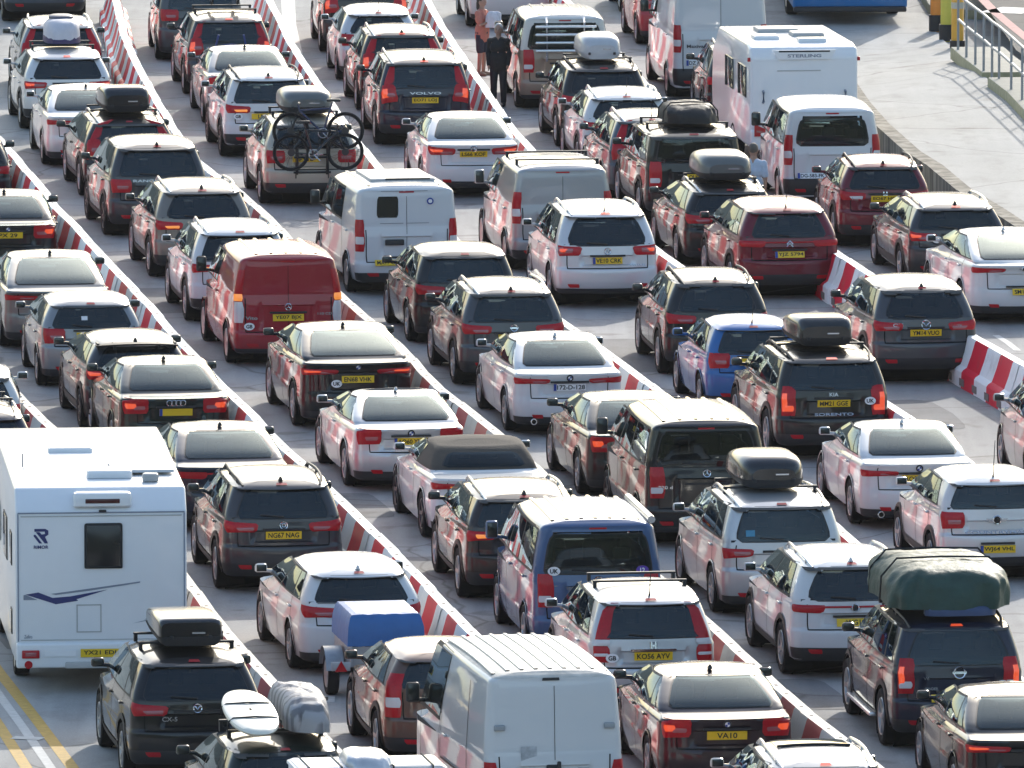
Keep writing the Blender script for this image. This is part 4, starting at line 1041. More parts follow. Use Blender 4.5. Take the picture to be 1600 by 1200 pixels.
V('a8', 'suv', 'suv', 'dark grey off-roader with plate reading NG67 NAG', 'car', (346, 918), 313, 'dark_grey', lights='el', plate='NG67 NAG', pz=.86, emblem='ovals', rails='black', rim='ten', win=(.98, .93, 1.13, 1.485), chromestrip=False)
V('a9', 'estate_car', 'estate', 'white estate car towing a small trailer under a blue cover', 'car', (462, 1043), 417, 'white', lights='el', lens=M_PINK, rails=None, plate=None, rim='ten', fincol=0)
V('a10', 'suv', 'suv', 'coppery brown crossover squeezed between the blue-covered trailer and the white panel van', 'car', (598, 1193), 558, 'bronze', lights='v', zl=.98, rails=None, H=1.58, L=4.15, wb=2.6, W=1.78, fin=None, pale=False)
# lane between the second and third barriers
V('b1', 'suv', 'suv', 'dark blue-grey car cut off by the top left corner', 'car', (10, 32), 3, 'blue_grey', fin=None)
V('b2', 'estate_car', 'estate', 'dark silver estate with tall red tail lights at the top left', 'car', (32, 147), 22, 'steel', lights='tall', zl=.95, H=1.55, gc=.22, clad=True, rails='silver', fin=None)
V('b3', 'suv', 'suv', 'pale silver crossover carrying a purple and white pod on its roof', 'car', (38, 200), 22, 'pale_silver', lights='h', lit=True, bars=[1.4, 2.3], rails=None, L=4.45, fin=None, H=1.57, zb=1.03)
V('b4', 'saloon_car', 'saloon', 'silver saloon between the purple pod car and the black car with black box', 'car', (73, 256), 56, 'pale_silver', lights='hs', rim='ten', exhaust=[-.55, .55])
V('b5', 'suv', 'suv', 'black estate with a tall black roof box, behind the silver saloon at left', 'car', (131, 305), 109, 'black', lights='tall', zl=.95, zb=1.0, H=1.53, L=4.9, bars=[1.4, 2.4], rails='silver', fin=None)
V('b6', 'suv', 'suv', 'dark grey luxury off-roader with chrome letters across its tailgate', 'car', (169, 366), 143, 'dark_grey', lights='sq', zl=.97, plate='C', words=[('RANGE ROVER', 0, 1.06, .05, .95, 0)], rails=None, emblem=None, spoiler=.12, rim='twin_dark', H=1.75, zb=1.12, W=1.93)
V('b7', 'suv', 'suv', 'taupe crossover with a wide rounded rear window, ahead of the white one with roof bars', 'car', (240, 431), 213, 'taupe', lights='el', lens=M_AMBER, rails='silver', rim='ten', win=(.95, .85, 1.12, 1.46), wrc=.16)
V('b8', 'suv', 'suv', 'white crossover with silver roof rails right ahead of the red van', 'car', (297, 500), 270, 'white', lights='h', lens=M_AMBER, rails='silver', fin=None, rim='ten', mirrorcol='white')
V('b9', 'van', 'van', 'red panel van without rear windows, plate reading YE07 BJX', 'van', (362, 566), 326, 'red', rearwin=False, lights='vamb', zl=1.12, H=1.90, L=4.75, wb=3.2, plate='YE07 BJX', pz=.84, emblem='star', ez=1.02, ribs=[-.5, -.25, 0, .25, .5], panes=[(0, .42)], twodoor=True, words=[('Vito', -.62, .84, .06, .2, 0), ('110 CDI', .62, .90, .04, .26, 0)], badges=[('GB', -.66, .70)], fin=None, lens=M_AMBER, blackmirror=True, rim='steel')
V('b10', 'saloon_car', 'fastback', 'black sloping-backed saloon with UK sticker and lit tail lamps, behind the red van', 'car', (466, 664), 429, 'black', lights='hs', lit=True, plate='EN68 VHK', pz=.84, emblem='roundel', badges=[('UK', -.34, .77)], H=1.52, zd=1.12, L=5.0, W=1.90, gl=.34, rl=1.5, zl=.96, rwh=.36, rim='ten')
V('b11', 'coupe_car', 'coupe', 'silver coupe with plate reading AO60 YLW', 'car', (547, 758), 507, 'silver', lights='sq', zl=.87, plate='AO60 YLW', pz=.79, pstyle='eu', emblem='roundel', panes=[(0, .62), (.65, 1)], twodoor=True, rim='twin', fincol=0)
V('b12', 'convertible_car', 'coupe', 'white convertible with its brown fabric hood up', 'car', (668, 838), 628, 'white', soft=True, lights='hs', lens=M_AMBER, lit=False, panes=[(0, .6)], twodoor=True, fin=None, emblem='rings', hood=1.35, win=(.92, .86, 1.08, 1.27), wrc=.12, gl=.62, rl=1.02, H=1.41, rim='five_dark')
V('b13', 'suv', 'suv', 'dark brown crossover with one amber lamp, ahead of the blue camper', 'car', (725, 932), 689, 'dark_brown', lights='h', lens=M_AMBER, rails='silver', plate=None, rim='five', H=1.60)
V('b14', 'camper_van', 'van', 'blue camper van with UK sticker and a rolled awning', 'camper van', (828, 1020), 786, 'mid_blue', lights='block', zl=.98, H=1.97, L=4.9, wb=3.0, roofcol=None, ribs=[-.6, -.4, -.2, 0, .2, .4, .6], badges=[('UK', -.62, 1.26), ('purple', .62, 1.26)], words=[('Transporter', -.40, 1.02, .08, .44, 0)], awning=True, win=(1.0, .95, 1.22, 1.76), pz=.62, fin=None, emblem='ring', wrc=.05, panes=[(0, .30), (.325, .64), (.665, 1)], rim='five')
V('b15', 'suv', 'suv', 'silver off-roader with black roof bars and a GB sticker, plate KO56 AYV', 'car', (915, 1112), 871, 'silver', lights='crv', zl=.98, H=1.68, L=4.55, rails=None, bars=[1.35, 2.15], plate='KO56 AYV', pz=.86, emblem='h', ez=1.00, badges=[('GB', -.56, .84)], chromestrip=True, fin='rod', win=(.98, .93, 1.13, 1.49), W=1.84)
V('b16', 'saloon_car', 'saloon', 'black cherry saloon with lit tail lamps and plate starting VA10', 'car', (1022, 1228), 976, 'plum', lights='sq', lit=True, zl=.90, plate='VA10', pz=.80, emblem='roundel', rim='ten', L=4.9)
V('b17', 'estate_car', 'estate', 'silver estate with a dark sunroof, its roof just showing at the bottom edge', 'car', (1180, 1370), 1130, 'light_grey', rails='silver', H=1.56, fin=None, lit=True, sunroof=True)
# lane between the third and fourth barriers
V('c1', 'people_carrier', 'mpv', 'grey people carrier at the top edge, left of the bicycles on a roof', 'car', (250, 92), 240, 'slate', lights='sq', zl=1.0, H=1.8, rails=None, fin=None)
V('c2', 'suv', 'suv', 'dark crossover with bicycles standing on its roof and a rack on its tailgate', 'car', (293, 146), 277, 'dark_grey', lights='tall', lit=True, zl=1.02, bars=[1.3, 2.2], rails=None, fin=None)
V('c3', 'saloon_car', 'saloon', 'pewter saloon at top left, ahead of the white car with a GB sticker', 'car', (323, 191), 306, 'steel', lights='sq', emblem='slash')
V('c4', 'suv', 'suv', 'white off-roader with GB letters, directly ahead of the car carrying rear bicycles', 'car', (351, 243), 331, 'white', lights='el', lens=M_AMBER, plate='LM70', px=-.1, pz=.84, badges=[('GB', -.62, .84)], rim='ten_dark', bump=.5)
V('c5', 'suv', 'suv', 'pale gold crossover with a grey-green roof box and two bicycles on the back', 'car', (413, 317), 391, 'beige', lights='sq', zl=.95, plate='FY18', px=-.1, pz=.9, bars=[1.35, 2.25], rails=None, H=1.64, fin=None, chromestrip=True)
V('c6', 'van', 'van', 'white van with one small window in its left rear door', 'van', (549, 455), 506, 'white', rearwin=False, doorwin=[(2.30, 2.80, 1.38, 1.75)], lights='v', zl=1.05, H=1.95, L=5.0, wb=3.1, plate='MA17 OUC', px=-.32, pz=.60, panes=[(0, .34), (.37, .68)], fin=None, bump=.42, tw=.93, ribs=[-.62, .62], emblem=None, blackmirror=True, rim='steel')
V('c7', 'people_carrier', 'mpv', 'black people carrier between the small-windowed white van and the bronze-grey crossover', 'car', (644, 532), 612, 'black', lights='el', rails=None, H=1.62, L=4.35, wb=2.68, fin=None, zb=1.05, rim='five')
V('c8', 'suv', 'suv', 'bronze-grey crossover with roof rails, directly ahead of the white saloon with a white plate', 'car', (716, 599), 681, 'slate', lights='el', lens=M_PINK, rails='silver', plate='KV16', pz=.84, emblem='ringbar', rim='ten')
V('c9', 'saloon_car', 'saloon', 'white saloon with a white plate reading 172-D-128', 'car', (797, 672), 757, 'white', lights='hs', zl=.90, plate='172-D-128', pstyle='ie', pz=.80, emblem='roundel', rim='ten', exhaust=[-.58, .58], fincol=0, L=4.93)
V('c10', 'saloon_car', 'saloon', 'black saloon tucked ahead of the tall black people mover', 'car', (911, 771), 868, 'black', lights='sq', lit=True, zl=.88, rim='ten', fin=None)
V('c11', 'people_carrier', 'van', 'tall black people mover with a full-width tinted rear window', 'van', (1003, 846), 957, 'black', lights='block', zl=.98, H=1.91, L=5.1, wb=3.2, emblem='star', win=(1.0, .95, 1.22, 1.74), ribs=[-.6, -.36, -.12, .12, .36, .6], fin=None, darkstrip=True, words=[('220 d', -.62, .92, .05, .22, 0)], rim='five_dark', panes=[(0, .30), (.325, .64), (.665, 1)])
V('c12', 'people_carrier', 'mpv', 'silver people carrier with a black roof box and a blue sticker in its rear window', 'car', (1121, 955), 1071, 'silver', lights='h', zl=.94, bars=[1.3, 2.3], rails='silver', fin=None, rim='ten', win=(.95, .92, 1.13, 1.53), wrc=.10, decals=[(-.48, 1.22, .13, .09, mat('blue_sticker', (.05, .25, .40), .5))])
V('c13', 'suv', 'suv', 'white crossover with a thin red strip joining its tail lamps', 'car', (1230, 1051), 1181, 'white', lights='bar', zl=1.0, plate='WG19', pz=.80, emblem='oval', rim='twin', fincol=0, rails='silver', win=(.94, .86, 1.12, 1.47), wrc=.16)
V('c14', 'suv', 'bigsuv', 'dark blue-grey off-roader loaded with a bulky green tarpaulin', 'car', (1387, 1163), 1334, 'navy', lights='block', zl=1.02, lit=True, plate='FP07 VSN', px=-.12, pz=.74, emblem='ringbar', es=.15, H=1.76, L=4.75, wb=2.85, rake=.30, rails='black', bars=[1.2, 2.0, 2.8], words=[('PATHFINDER', -.42, .86, .035, .28, 0), ('V6', -.44, 1.0, .04, .08, 0)], badges=[('UK', .58, .90)], steps=True, fin=None, rim='five', chromestrip=True, win=(.96, .86, 1.19, 1.58), wrc=.16, W=1.86, spoiler=.03)
V('c15', 'saloon_car', 'saloon', 'black saloon at the bottom right corner, behind the off-roader with the tarpaulin', 'car', (1500, 1262), 1447, 'black', lights='hs', lit=True, fin=None, rim='ten')
# lane between the fourth and fifth barriers
V('d1', 'suv', 'bigsuv', 'dark brown off-roader cut off by the top edge, ahead of a silver hatchback', 'car', (506, 80), 494, 'dark_brown', lights='tall', lit=True, zl=1.05, words=[('VOLVO', 0, 1.05, .05, .6, 0)], fin=None)
V('d2', 'hatchback', 'hatch', 'silver hatchback with a wide curved rear window between two dark off-roaders', 'car', (532, 124), 519, 'pale_silver', lights='sq', H=1.50, L=4.4, win=(.98, .85, 1.02, 1.30), wrc=.2, fin='rod')
V('d3', 'suv', 'suv', 'dark crossover with silver roof rails, right behind the silver hatchback with the curved window', 'car', (563, 171), 546, 'dark_brown', lights='tall', lit=True, zl=1.02, H=1.66, rails='silver')
V('d4', 'suv', 'bigsuv', 'navy off-roader with lit tail lamps and plate reading EO71 LOJ', 'car', (592, 224), 574, 'navy', lights='tall', lit=True, zl=1.05, plate='EO71 LOJ', pz=.93, words=[('VOLVO', 0, 1.07, .05, .62, 0)], rails='silver', rim='ten')
V('d5', 'saloon_car', 'saloon', 'white saloon with plate reading LS66 KOF, ahead of the silver-grey panel van', 'car', (665, 302), 642, 'white', lights='el', lens=M_PINK, lit=True, plate='LS66 KOF', pz=.84, fin=None, emblem='star', zl=.90)
V('d6', 'van', 'van', 'silver-grey panel van with black roof bars and plain rear doors', 'van', (796, 419), 760, 'light_grey', rearwin=False, lights='v', zl=1.15, H=1.92, L=4.8, wb=3.15, plate='', pz=.72, bars=[.9, 2.3], panes=[(0, .42)], fin=None, lens=M_CLEAR, rim='steel', bump=.42, reflectors=True)
V('d7', 'suv', 'suv', 'silver off-roader with lit round lamps, plate reading VE10 CRK', 'car', (866, 475), 835, 'pale_silver', lights='round', lit=True, zl=1.02, plate='VE10 CRK', pz=.84, pstyle='eu', emblem='slash', rails='silver', fin='rod', W=1.89, L=4.68, H=1.72, clad=False, bump=.36, win=(.94, .85, 1.14, 1.53), wrc=.2, steps=True, words=[('SANTA FE', .52, .76, .035, .28, 0)], rim='ten')
V('d8', 'suv', 'suv', 'black off-roader with a silver strip over its tailgate, ahead of the blue hatchback', 'car', (1036, 582), 1005, 'black', lights='el', rails='black', emblem='ovals', chromestrip=True, pz=.84, win=(.98, .93, 1.13, 1.485), rim='ten')
V('d9', 'hatchback', 'hatch', 'bright blue small hatchback', 'car', (1101, 643), 1065, 'blue', lights='sq', zl=.90, L=3.95, wb=2.51, W=1.70, H=1.51, fin='rod', emblem='ovals', rim='ten', plate='FV62', spoiler=.06, chromestrip=True)
V('d10', 'suv', 'bigsuv', 'black off-roader with a wedge-shaped roof box, plate reading MM21 GGE', 'car', (1206, 713), 1157, 'black', lights='block', zl=.96, lit=True, lens=M_REDLIT, plate='MM21 GGE', pz=.93, words=[('SORENTO', 0, .76, .05, .62, 0), ('KIA', 0, 1.07, .06, .14, 0)], badges=[('UK', .58, .96)], H=1.70, bars=[1.3, 2.2], rails='black', fin=None, zb=1.12, rim='twin', chromestrip=False, W=1.90)
V('d11', 'saloon_car', 'saloon', 'white saloon with plate starting AO21, ahead of the pale small crossover', 'car', (1337, 817), 1291, 'white', lights='hs', zl=.87, plate='AO21 KXF', pz=.79, emblem='roundel', rim='ten', exhaust=[-.58, .58], fincol=0, L=4.71, wb=2.85, W=1.83, H=1.44)
V('d12', 'suv', 'hatch', 'pale silver small crossover with plate reading WJ64 VHL', 'car', (1462, 902), 1412, 'pale_silver', lights='sq', zl=.92, H=1.56, L=4.1, W=1.79, clad=True, plate='WJ64 VHL', pstyle='eu', pz=.50, emblem='wing', ez=.92, es=.12, words=[('COUNTRYMAN', 0, .74, .045, .95, 0)], fin='long', rake=.30, zb=1.06, roofcol='white', rwh=.33, win=(1.0, .98, 1.10, 1.37), gc=.21, bump=.38)
# lane right of the fifth barrier
V('e0', 'estate_car', 'estate', 'pale car at the top edge, mostly hidden behind two standing people', 'car', (735, 40), 721, 'ivory', fin='fin')
V('e1', 'camper_van', 'van', 'grey and tan camper van with a silver cycle rack over its rear window', 'camper van', (812, 167), 792, 'tan', lights='block', zl=1.0, H=1.95, L=4.85, wb=3.0, roofcol='ivory', plate=None, win=(1.0, .95, 1.26, 1.76), fin=None, ribs=[-.5, -.25, 0, .25, .5], reflectors=True)
V('e2', 'suv', 'suv', 'black crossover with a silver roof box, behind the tan camper', 'car', (875, 228), 852, 'black', lights='el', bars=[1.3, 2.2], rails='black', fin=None)
V('e3', 'suv', 'suv', 'white crossover behind the black car with the silver roof box', 'car', (909, 270), 886, 'white', lights='el', rails='silver', H=1.60, L=4.35, fin='rod', win=(.95, .86, 1.10, 1.42), wrc=.18)
V('e4', 'estate_car', 'estate', 'blue-grey estate with tall red lamps beside its rear window', 'car', (948, 308), 920, 'blue_grey', lights='tall', zl=.98, H=1.60, fin='rod', rails='silver', zb=1.02)
V('e5', 'suv', 'bigsuv', 'black boxy off-roader carrying a soft black bag on its roof', 'car', (1005, 346), 972, 'black', lights='block', zl=.95, two=True, plate='OU06 MPZ', px=.0, pz=.86, H=1.77, rake=.10, rails=None, tw=.88, fin=None, win=(.95, .93, 1.18, 1.60), bars=[1.2, 2.3])
V('e6', 'estate_car', 'estate', 'black estate with a grey-green roof box, behind the boxy black off-roader', 'car', (1064, 412), 1029, 'black', lights='el', bars=[1.3, 2.2], rails='silver', fin=None, rim='ten', emblem='ovals', H=1.47)
V('e7', 'suv', 'suv', 'wine red crossover with plate reading YJZ 5794', 'car', (1148, 462), 1108, 'dark_red', lights='bar', zl=1.0, plate='YJZ 5794', pstyle='eu', pz=.80, emblem='chevron', rails=None, W=1.90, chromestrip=False, H=1.65, fin='rod', rim='ten', win=(.95, .9, 1.13, 1.47))
V('e8', 'suv', 'suv', 'charcoal crossover with plate reading YM14 VUO', 'car', (1357, 594), 1313, 'slate', lights='el', plate='YM14 VUO', pz=.87, emblem='letterm', es=.15, words=[('CX-5', -.46, 1.0, .055, .17, 0), ('SKYACTIV', .50, .98, .03, .2, 0)], rails=None, rim='five', H=1.66, win=(.95, .86, 1.13, 1.47), wrc=.16)
V('e9', 'people_carrier', 'mpv', 'silver people carrier cut off by the right edge, its nose side showing', 'car', (1614, 771), 1572, 'light_grey')
# outer right lane
V('f0', 'hatchback', 'hatch', 'dark car at the top edge showing only its wheels, near the white delivery van', 'car', (974, 18), 958, 'dark_grey')
V('f1', 'hatchback', 'hatch', 'brick red car peeping out left of the tall white delivery van', 'car', (1000, 68), 980, 'red', lights='tall', zl=.95)
V('f2', 'delivery_van', 'van', 'tall white delivery van with twin rear doors and a white plate', 'van', (1048, 150), 1019, 'white', rearwin=False, lights='v', zl=1.25, H=2.5, W=2.05, L=5.6, wb=3.5, ro=1.2, zb=1.4, plate='DZ 482 LP', pstyle='ie', pz=.78, px=-.45, panes=[(0, .3)], fin=None, bump=.66, tw=.90, words=[('Maxivan', -.5, 1.12, .07, .4, 1)], blackmirror=True, rim='steel', emblem=None)
V('f3', 'suv', 'suv', 'black car towing the white caravan', 'car', (1104, 197), 1088, 'black', rails='silver', fin=None)
V('f5', 'minibus', 'van', 'white minibus with a wide dark rear window, right of the boxy black off-roader', 'van', (1222, 322), 1194, 'white', lights='v', zl=1.12, H=1.94, L=4.85, wb=3.0, pstyle='ie', plate='DG-583-FK', pz=.66, px=-.40, win=(.88, .86, 1.22, 1.72), wrc=.10, panes=[(0, .3), (.325, .64), (.665, 1)], fin=None, bump=.60, blackmirror=True, rim='steel', wiper=False)
V('f6', 'suv', 'suv', 'crimson crossover with plate reading EO67 HOJ, ahead of the grey estate with UK sticker', 'car', (1309, 383), 1283, 'dark_red', lights='el', lens=M_CLEAR, plate='EO67 HOJ', pz=.93, emblem='h', H=1.60, L=4.3, wb=2.61, W=1.77, rails='black', words=[('HR-V', -.5, .93, .05, .2, 0)])
V('f7', 'estate_car', 'estate', 'dark estate with a white UK sticker on its tail, right of the wine red crossover', 'car', (1413, 440), 1373, 'dark_grey', lights='el', lit=True, plate='KP68', pz=.84, px=.05, badges=[('UK', -.38, .84)], rails='silver', W=1.86, L=4.85, wb=2.85, fin='fin', clad=True, rim='five')
V('f8', 'saloon_car', 'fastback', 'white sloping-backed saloon at the right edge with plate starting SM17', 'car', (1508, 499), 1457, 'white', lights='hs', zl=.95, plate='SM17 UBY', pz=.58, px=.05, rim='five_dark', fincol=0, emblem='wing', es=.07, L=4.9)
M_GRPG0 = mat('roof_panel_grey', (.46, .46, .45), .4); M_GREYSEAM = mat('seam_grey', (.25, .26, .28), .5)
# ------------------------------------------------------------------ big white van, motorhome, caravan, trailer, bus
V('a11', 'delivery_van', 'van', 'worn white panel van with twin plain rear doors and a scuffed ribbed roof', 'van', (744, 1338), 666, 'white', rearwin=False, lights='v', zl=1.02, roofcol='worn_roof', roof_only=True, H=2.46, W=1.88, L=5.6, wb=3.5, ro=1.05, zb=1.42, panes=[(0, .34)], fin=None, tw=.90, bump=.45, blackmirror=True, rim='steel', plate='HX53', pz=.62, ribs=[-.72, -.54, -.36, -.18, 0, .18, .36, .54, .72], lens=M_CLEAR, twodoor=True, arc=.03, hbl=False, mirrorcol=None)
root, b, p = VEH['a11']
mb = MB(); b.quad(mb, ((2.78, 2.36), (3.10, 2.36), (3.10, 2.325), (2.78, 2.325)), .014, nu=4, nv=1); mb.obj('high_vent', M_TRIM, root)
for z in (1.0, 1.75):
    for a in (2.04, 3.96):
        q = b.rear(a, z); mb = MB(); mb.rbox((q[0], q[1] - .02, z), (.14, .04, .07), .015); mb.obj('hinge', M_STEEL, root)
q = b.rear(3, 1.24); mb = MB(); mb.rbox((-.03, q[1] - .025, 1.24), (.16, .04, .09), .02); mb.rbox((.05, q[1] - .03, 1.24), (.05, .05, .16), .015); mb.obj('door_handle', M_TRIM, root)
M_STK = mat('faded_sticker', (.42, .44, .46), .5, vary=.6, scale=14)
for x, z, w_, h_ in ((-.33, 1.42, .20, .18), (.42, 1.10, .26, .26)):
    q = b.rear_x(x, z); mb = MB(); mb.box((x, q[1] - .006, z), (w_, .004, h_)); mb.obj('sticker', M_STK, root)
mb = MB(); b.strip(mb, 1.35, 2.9, .98, 1.01, -1, .02, 8, 1); mb.obj('sliding_door_rail', M_TRIM, root)
mb = MB()
for l in (1.25, 3.0): b.strip(mb, l - .01, l + .01, .5, 2.2, -1, .005, 1, 8)
mb.obj('sliding_door_seam', M_GAP, root)

root, b, p = VEH['c6']                                   # small-windowed van: door furniture and a roof tray
q = b.rear(3, .98); mb = MB(); mb.rbox((-.22, q[1] - .03, .95), (.34, .05, .10), .02); mb.obj('door_handle', M_TRIM, root)
q = b.rear_x(.42, 1.66); mb = MB(); mb.disc((.42, q[1] - .012, 1.66), .06, 18); mb.disc((.42, q[1] - .02, 1.66), .035, 14, mi=1); mb.obj('emblem', [M_EUB, M_WHITEP], root)
mb = MB(); mb.rbox((.06, 1.75, 1.955), (1.15, 1.7, .06), .02); mb.obj('roof_tray', M_GRPG0, root)
mb = MB(); mb.rbox((.15, .92, 1.975), (.8, .05, .03), .01); mb.obj('roof_lip', M_TRIM, root)
for x in (-.24, .24):
    for z in (1.28, 1.84): mb = MB(); b.quad(mb, ((3 + x / .8 - .32, z + .006), (3 + x / .8 + .22, z + .006), (3 + x / .8 + .22, z - .006), (3 + x / .8 - .32, z - .006)), .004, nu=6, nv=1); mb.obj('door_pressing', M_GREYSEAM, root)

def prism(prof, W, bev=.05):
    """side profile (l, z) swept across the width, all edges rounded"""
    bm = bmesh.new()
    a = [bm.verts.new((-W / 2, l, z)) for l, z in prof]; c = [bm.verts.new((W / 2, l, z)) for l, z in prof]; n = len(prof)
    bm.faces.new(a); bm.faces.new(c[::-1])
    for i in range(n): bm.faces.new((a[i], c[i], c[(i + 1) % n], a[(i + 1) % n]))
    bmesh.ops.recalc_face_normals(bm, faces=bm.faces)
    bmesh.ops.bevel(bm, geom=list(bm.edges), offset=bev, segments=3, affect='EDGES', profile=.5)
    me = bpy.data.meshes.new('body'); bm.to_mesh(me); bm.free()
    me.polygons.foreach_set('use_smooth', [True] * len(me.polygons)); me.set_sharp_from_angle(angle=R(30)); return me
def flat(pts, y, m, name, parent, th=.004):
    """thin flat decal on a rear face, (x, z) outline"""
    n = len(pts); mb = MB(); mb.add([(x, y, z) for x, z in pts] + [(x, y - th, z) for x, z in pts], [tuple(range(n)), tuple(range(n, 2 * n))[::-1]] + [(i, (i + 1) % n, n + (i + 1) % n, n + i) for i in range(n)])
    return mb.obj(name, m, parent)
def part(name, m, parent, c, d, r=.02):
    mb = MB(); mb.rbox(c, d, r); return mb.obj(name, m, parent)
M_GRP = mat('gel_coat_white', (.80, .81, .82), .28, coat=.6, coat_r=.08, vary=.03)
M_GRPG = mat('hatch_grey', (.42, .42, .41), .4)
M_NAVY = mat('navy_decal', (.025, .035, .15), .4); M_GREYD = mat('grey_decal', (.22, .25, .31), .4)
# motorhome
root = thing('motorhome', 'large white coachbuilt motorhome with navy swoosh and plate reading YX21 EDJ', 'motorhome', ground(159, 1083), R(5.1))
me = prism([(0, .66), (0, 2.50), (.30, 2.80), (4.9, 2.88), (6.5, 2.86), (7.0, 2.4), (6.8, 1.95), (6.0, 1.75), (5.6, 1.5), (5.6, .40), (.3, .40), (.12, .66)], 2.34, .045); me.materials.append(M_GRP); link('body', me, root)
me = prism([(5.55, .35), (5.55, 1.9), (6.0, 1.9), (6.75, 1.25), (7.35, 1.05), (7.45, .4)], 1.95, .06); me.materials.append(M_GRP); link('cab', me, root)
me = prism([(-.05, .36), (-.06, .70), (.1, .72), (.2, .36)], 2.33, .03); me.materials.append(M_GRP); bp_ = link('bumper', me, root)
part('step_panel', M_GRPG, root, (.15, -.05, .40), (1.3, .06, .09))
for x in (-1.03, -1.03 + 2.06):
    o = part('tail_light', M_RED, root, (x + .06 * (1 if x < 0 else -1), -.07, .555), (.24, .03, .11), .015); part('lens', M_PINK, o, (x + .06 * (1 if x < 0 else -1), -.087, .555), (.15, .01, .05), .004)
    mb = MB(); mb.disc((x - .03 * (1 if x > 0 else -1), -.055, .41), .055, 16); mb.obj('reflector', M_RED, root)
add_plate(root, 'YX21 EDJ', (-.03, -.078, .565), 0)
part('light_panel', M_GRP, root, (-.78 + .98, -.068, .56), (.0 + .42, .012, .08), .006)
flat([(-.78, .52), (-.35, .52), (-.35, .60), (-.78, .60)], -.064, M_WHITEP, 'light_panel', root)
mb = MB(); mb.box((0, -.004, 2.485), (2.28, .008, .018)); mb.obj('panel_seam', M_GREYD, root)
hs = part('spoiler_housing', M_GRP, root, (.02, .10, 2.66), (.80, .26, .20), .05); part('high_brake_light', mat('dark_red_lens', (.06, .006, .008), .2), hs, (.02, -.03, 2.645), (.47, .02, .06), .008)
part('camera', M_TRIM, root, (.02, -.02, 2.51), (.10, .05, .03), .01)
fr = part('rear_window', M_TRIM, root, (.03, -.012, 2.03), (.52, .03, .62), .03); part('pane', mat('smoked_acrylic', (.012, .013, .015), .16), fr, (.03, -.03, 2.03), (.46, .01, .56), .004)
for sg in (-1, 1): part('corner_trim', M_GREYD, root, (sg * 1.135, -.004, 1.6), (.018, .012, 1.75), .004)
for z_ in (.74, 2.44): part('panel_seam', M_GRPG, root, (0, -.004, z_), (2.2, .010, .014), .003)
# logo: an italic R built from two bars, a bowl and a leg
lx, lz, k = -.82, 2.17, .10
lg = flat([(lx - k, lz + k * .2), (lx - k * .75, lz + k * .2), (lx + k * .15, lz - k), (lx - k * .25, lz - k), (lx - k * 1.0, lz - k * .02)], -.002, M_NAVY, 'emblem', root)
flat([(lx - k * .9, lz + k), (lx + k * .6, lz + k), (lx + k, lz + k * .75), (lx + k, lz + k * .2), (lx + k * .55, lz - k * .1), (lx + k * .95, lz - k), (lx + k * .5, lz - k), (lx - k * .7, lz + k * .55), (lx - k * .2, lz + k * .55), (lx + k * .1, lz + k * .22), (lx + k * .55, lz + k * .3), (lx + k * .5, lz + k * .62), (lx - k * .9, lz + k * .62)], -.002, M_NAVY, 'emblem_letter', lg)
text_obj('lettering', 'RIMOR', .045, M_NAVY, root, (lx, -.006, 2.02), width=.20, bold=.02)
S = lambda cx, cy: ((cx / 4 - 159) / 115, (1083 - 900 - cy / 4) / 114)
flat([S(160, 108), S(240, 95), S(330, 130), S(440, 122), S(675, 82), S(480, 140), S(490, 150), S(350, 170)], -.002, M_NAVY, 'swoosh', root)
flat([S(320, 105), S(520, 80), S(880, 33), S(878, 42), S(560, 88), S(350, 112)], -.002, M_GREYD, 'swoosh', root)
flat([S(147, 112), S(160, 110), S(235, 142), S(147, 142)], -.002, M_GREYD, 'swoosh', root)
flat([S(905, 272), S(985, 242), S(1030, 232), S(1110, 246), S(1108, 256), S(1035, 244)], -.002, M_NAVY, 'swoosh', root)
flat([S(830, 296), S(1000, 256), S(1060, 250), S(1000, 266)], -.002, M_GREYD, 'swoosh', root)
mb = MB()
for x0, x1, z0, z1 in ((-.34, .0, .84, .855), (-.34, .0, 1.21, 1.225), (-.34, -.325, .84, 1.225), (-.015, .0, .84, 1.225)): mb.box(((x0 + x1) / 2, -.004, (z0 + z1) / 2), (x1 - x0, .006, z1 - z0))
mb.obj('service_hatch', M_GRPG, root)
text_obj('lettering', 'Zefiro', .05, M_GREYD, root, (-1.0, -.006, .79), width=.11)
for x, l, sx, sl in ((-.22, 3.9, .62, .55), (.18, 1.3, .62, .5), (.72, .75, .22, .18)): part('roof_hatch', M_GRPG if sx < .5 else M_GRP, root, (x, l, 2.87), (sx, sl, .11), .03)
part('solar_panel', mat('pale_panel', (.50, .54, .58), .3, coat=.5), root, (.66, 2.0, 2.875), (.85, 1.3, .04), .01)
mb = MB(); mb.tube([(-.95, 2.3, 2.82), (-.95, 2.3, 3.02)], .012, 5); mb.obj('aerial', M_GREYD, root)
for l0, l1, z0, z1 in ((.9, 1.35, 1.65, 2.1), (2.2, 3.1, 1.55, 2.15), (4.3, 5.0, 1.55, 2.1), (.9, 1.2, .7, 1.05)):
    for sg in (-1, 1):
        o = part('side_window', M_TRIM, root, (sg * 1.172, (l0 + l1) / 2, (z0 + z1) / 2), (.02, l1 - l0, z1 - z0), .02); part('pane', M_GLASS, o, (sg * 1.184, (l0 + l1) / 2, (z0 + z1) / 2), (.006, l1 - l0 - .05, z1 - z0 - .05), .002)
for l in (1.85, 6.1):
    for sg in (-1, 1): add_wheel(root, sg * 1.0, l, .345, 'steel')
for sg in (-1, 1):
    o = part('mirror', M_TRIM, root, (sg * 1.25, 6.3, 1.6), (.2, .12, .4), .04); part('mirror_glass', M_MIRROR, o, (sg * 1.25, 6.235, 1.6), (.17, .01, .34), .004)
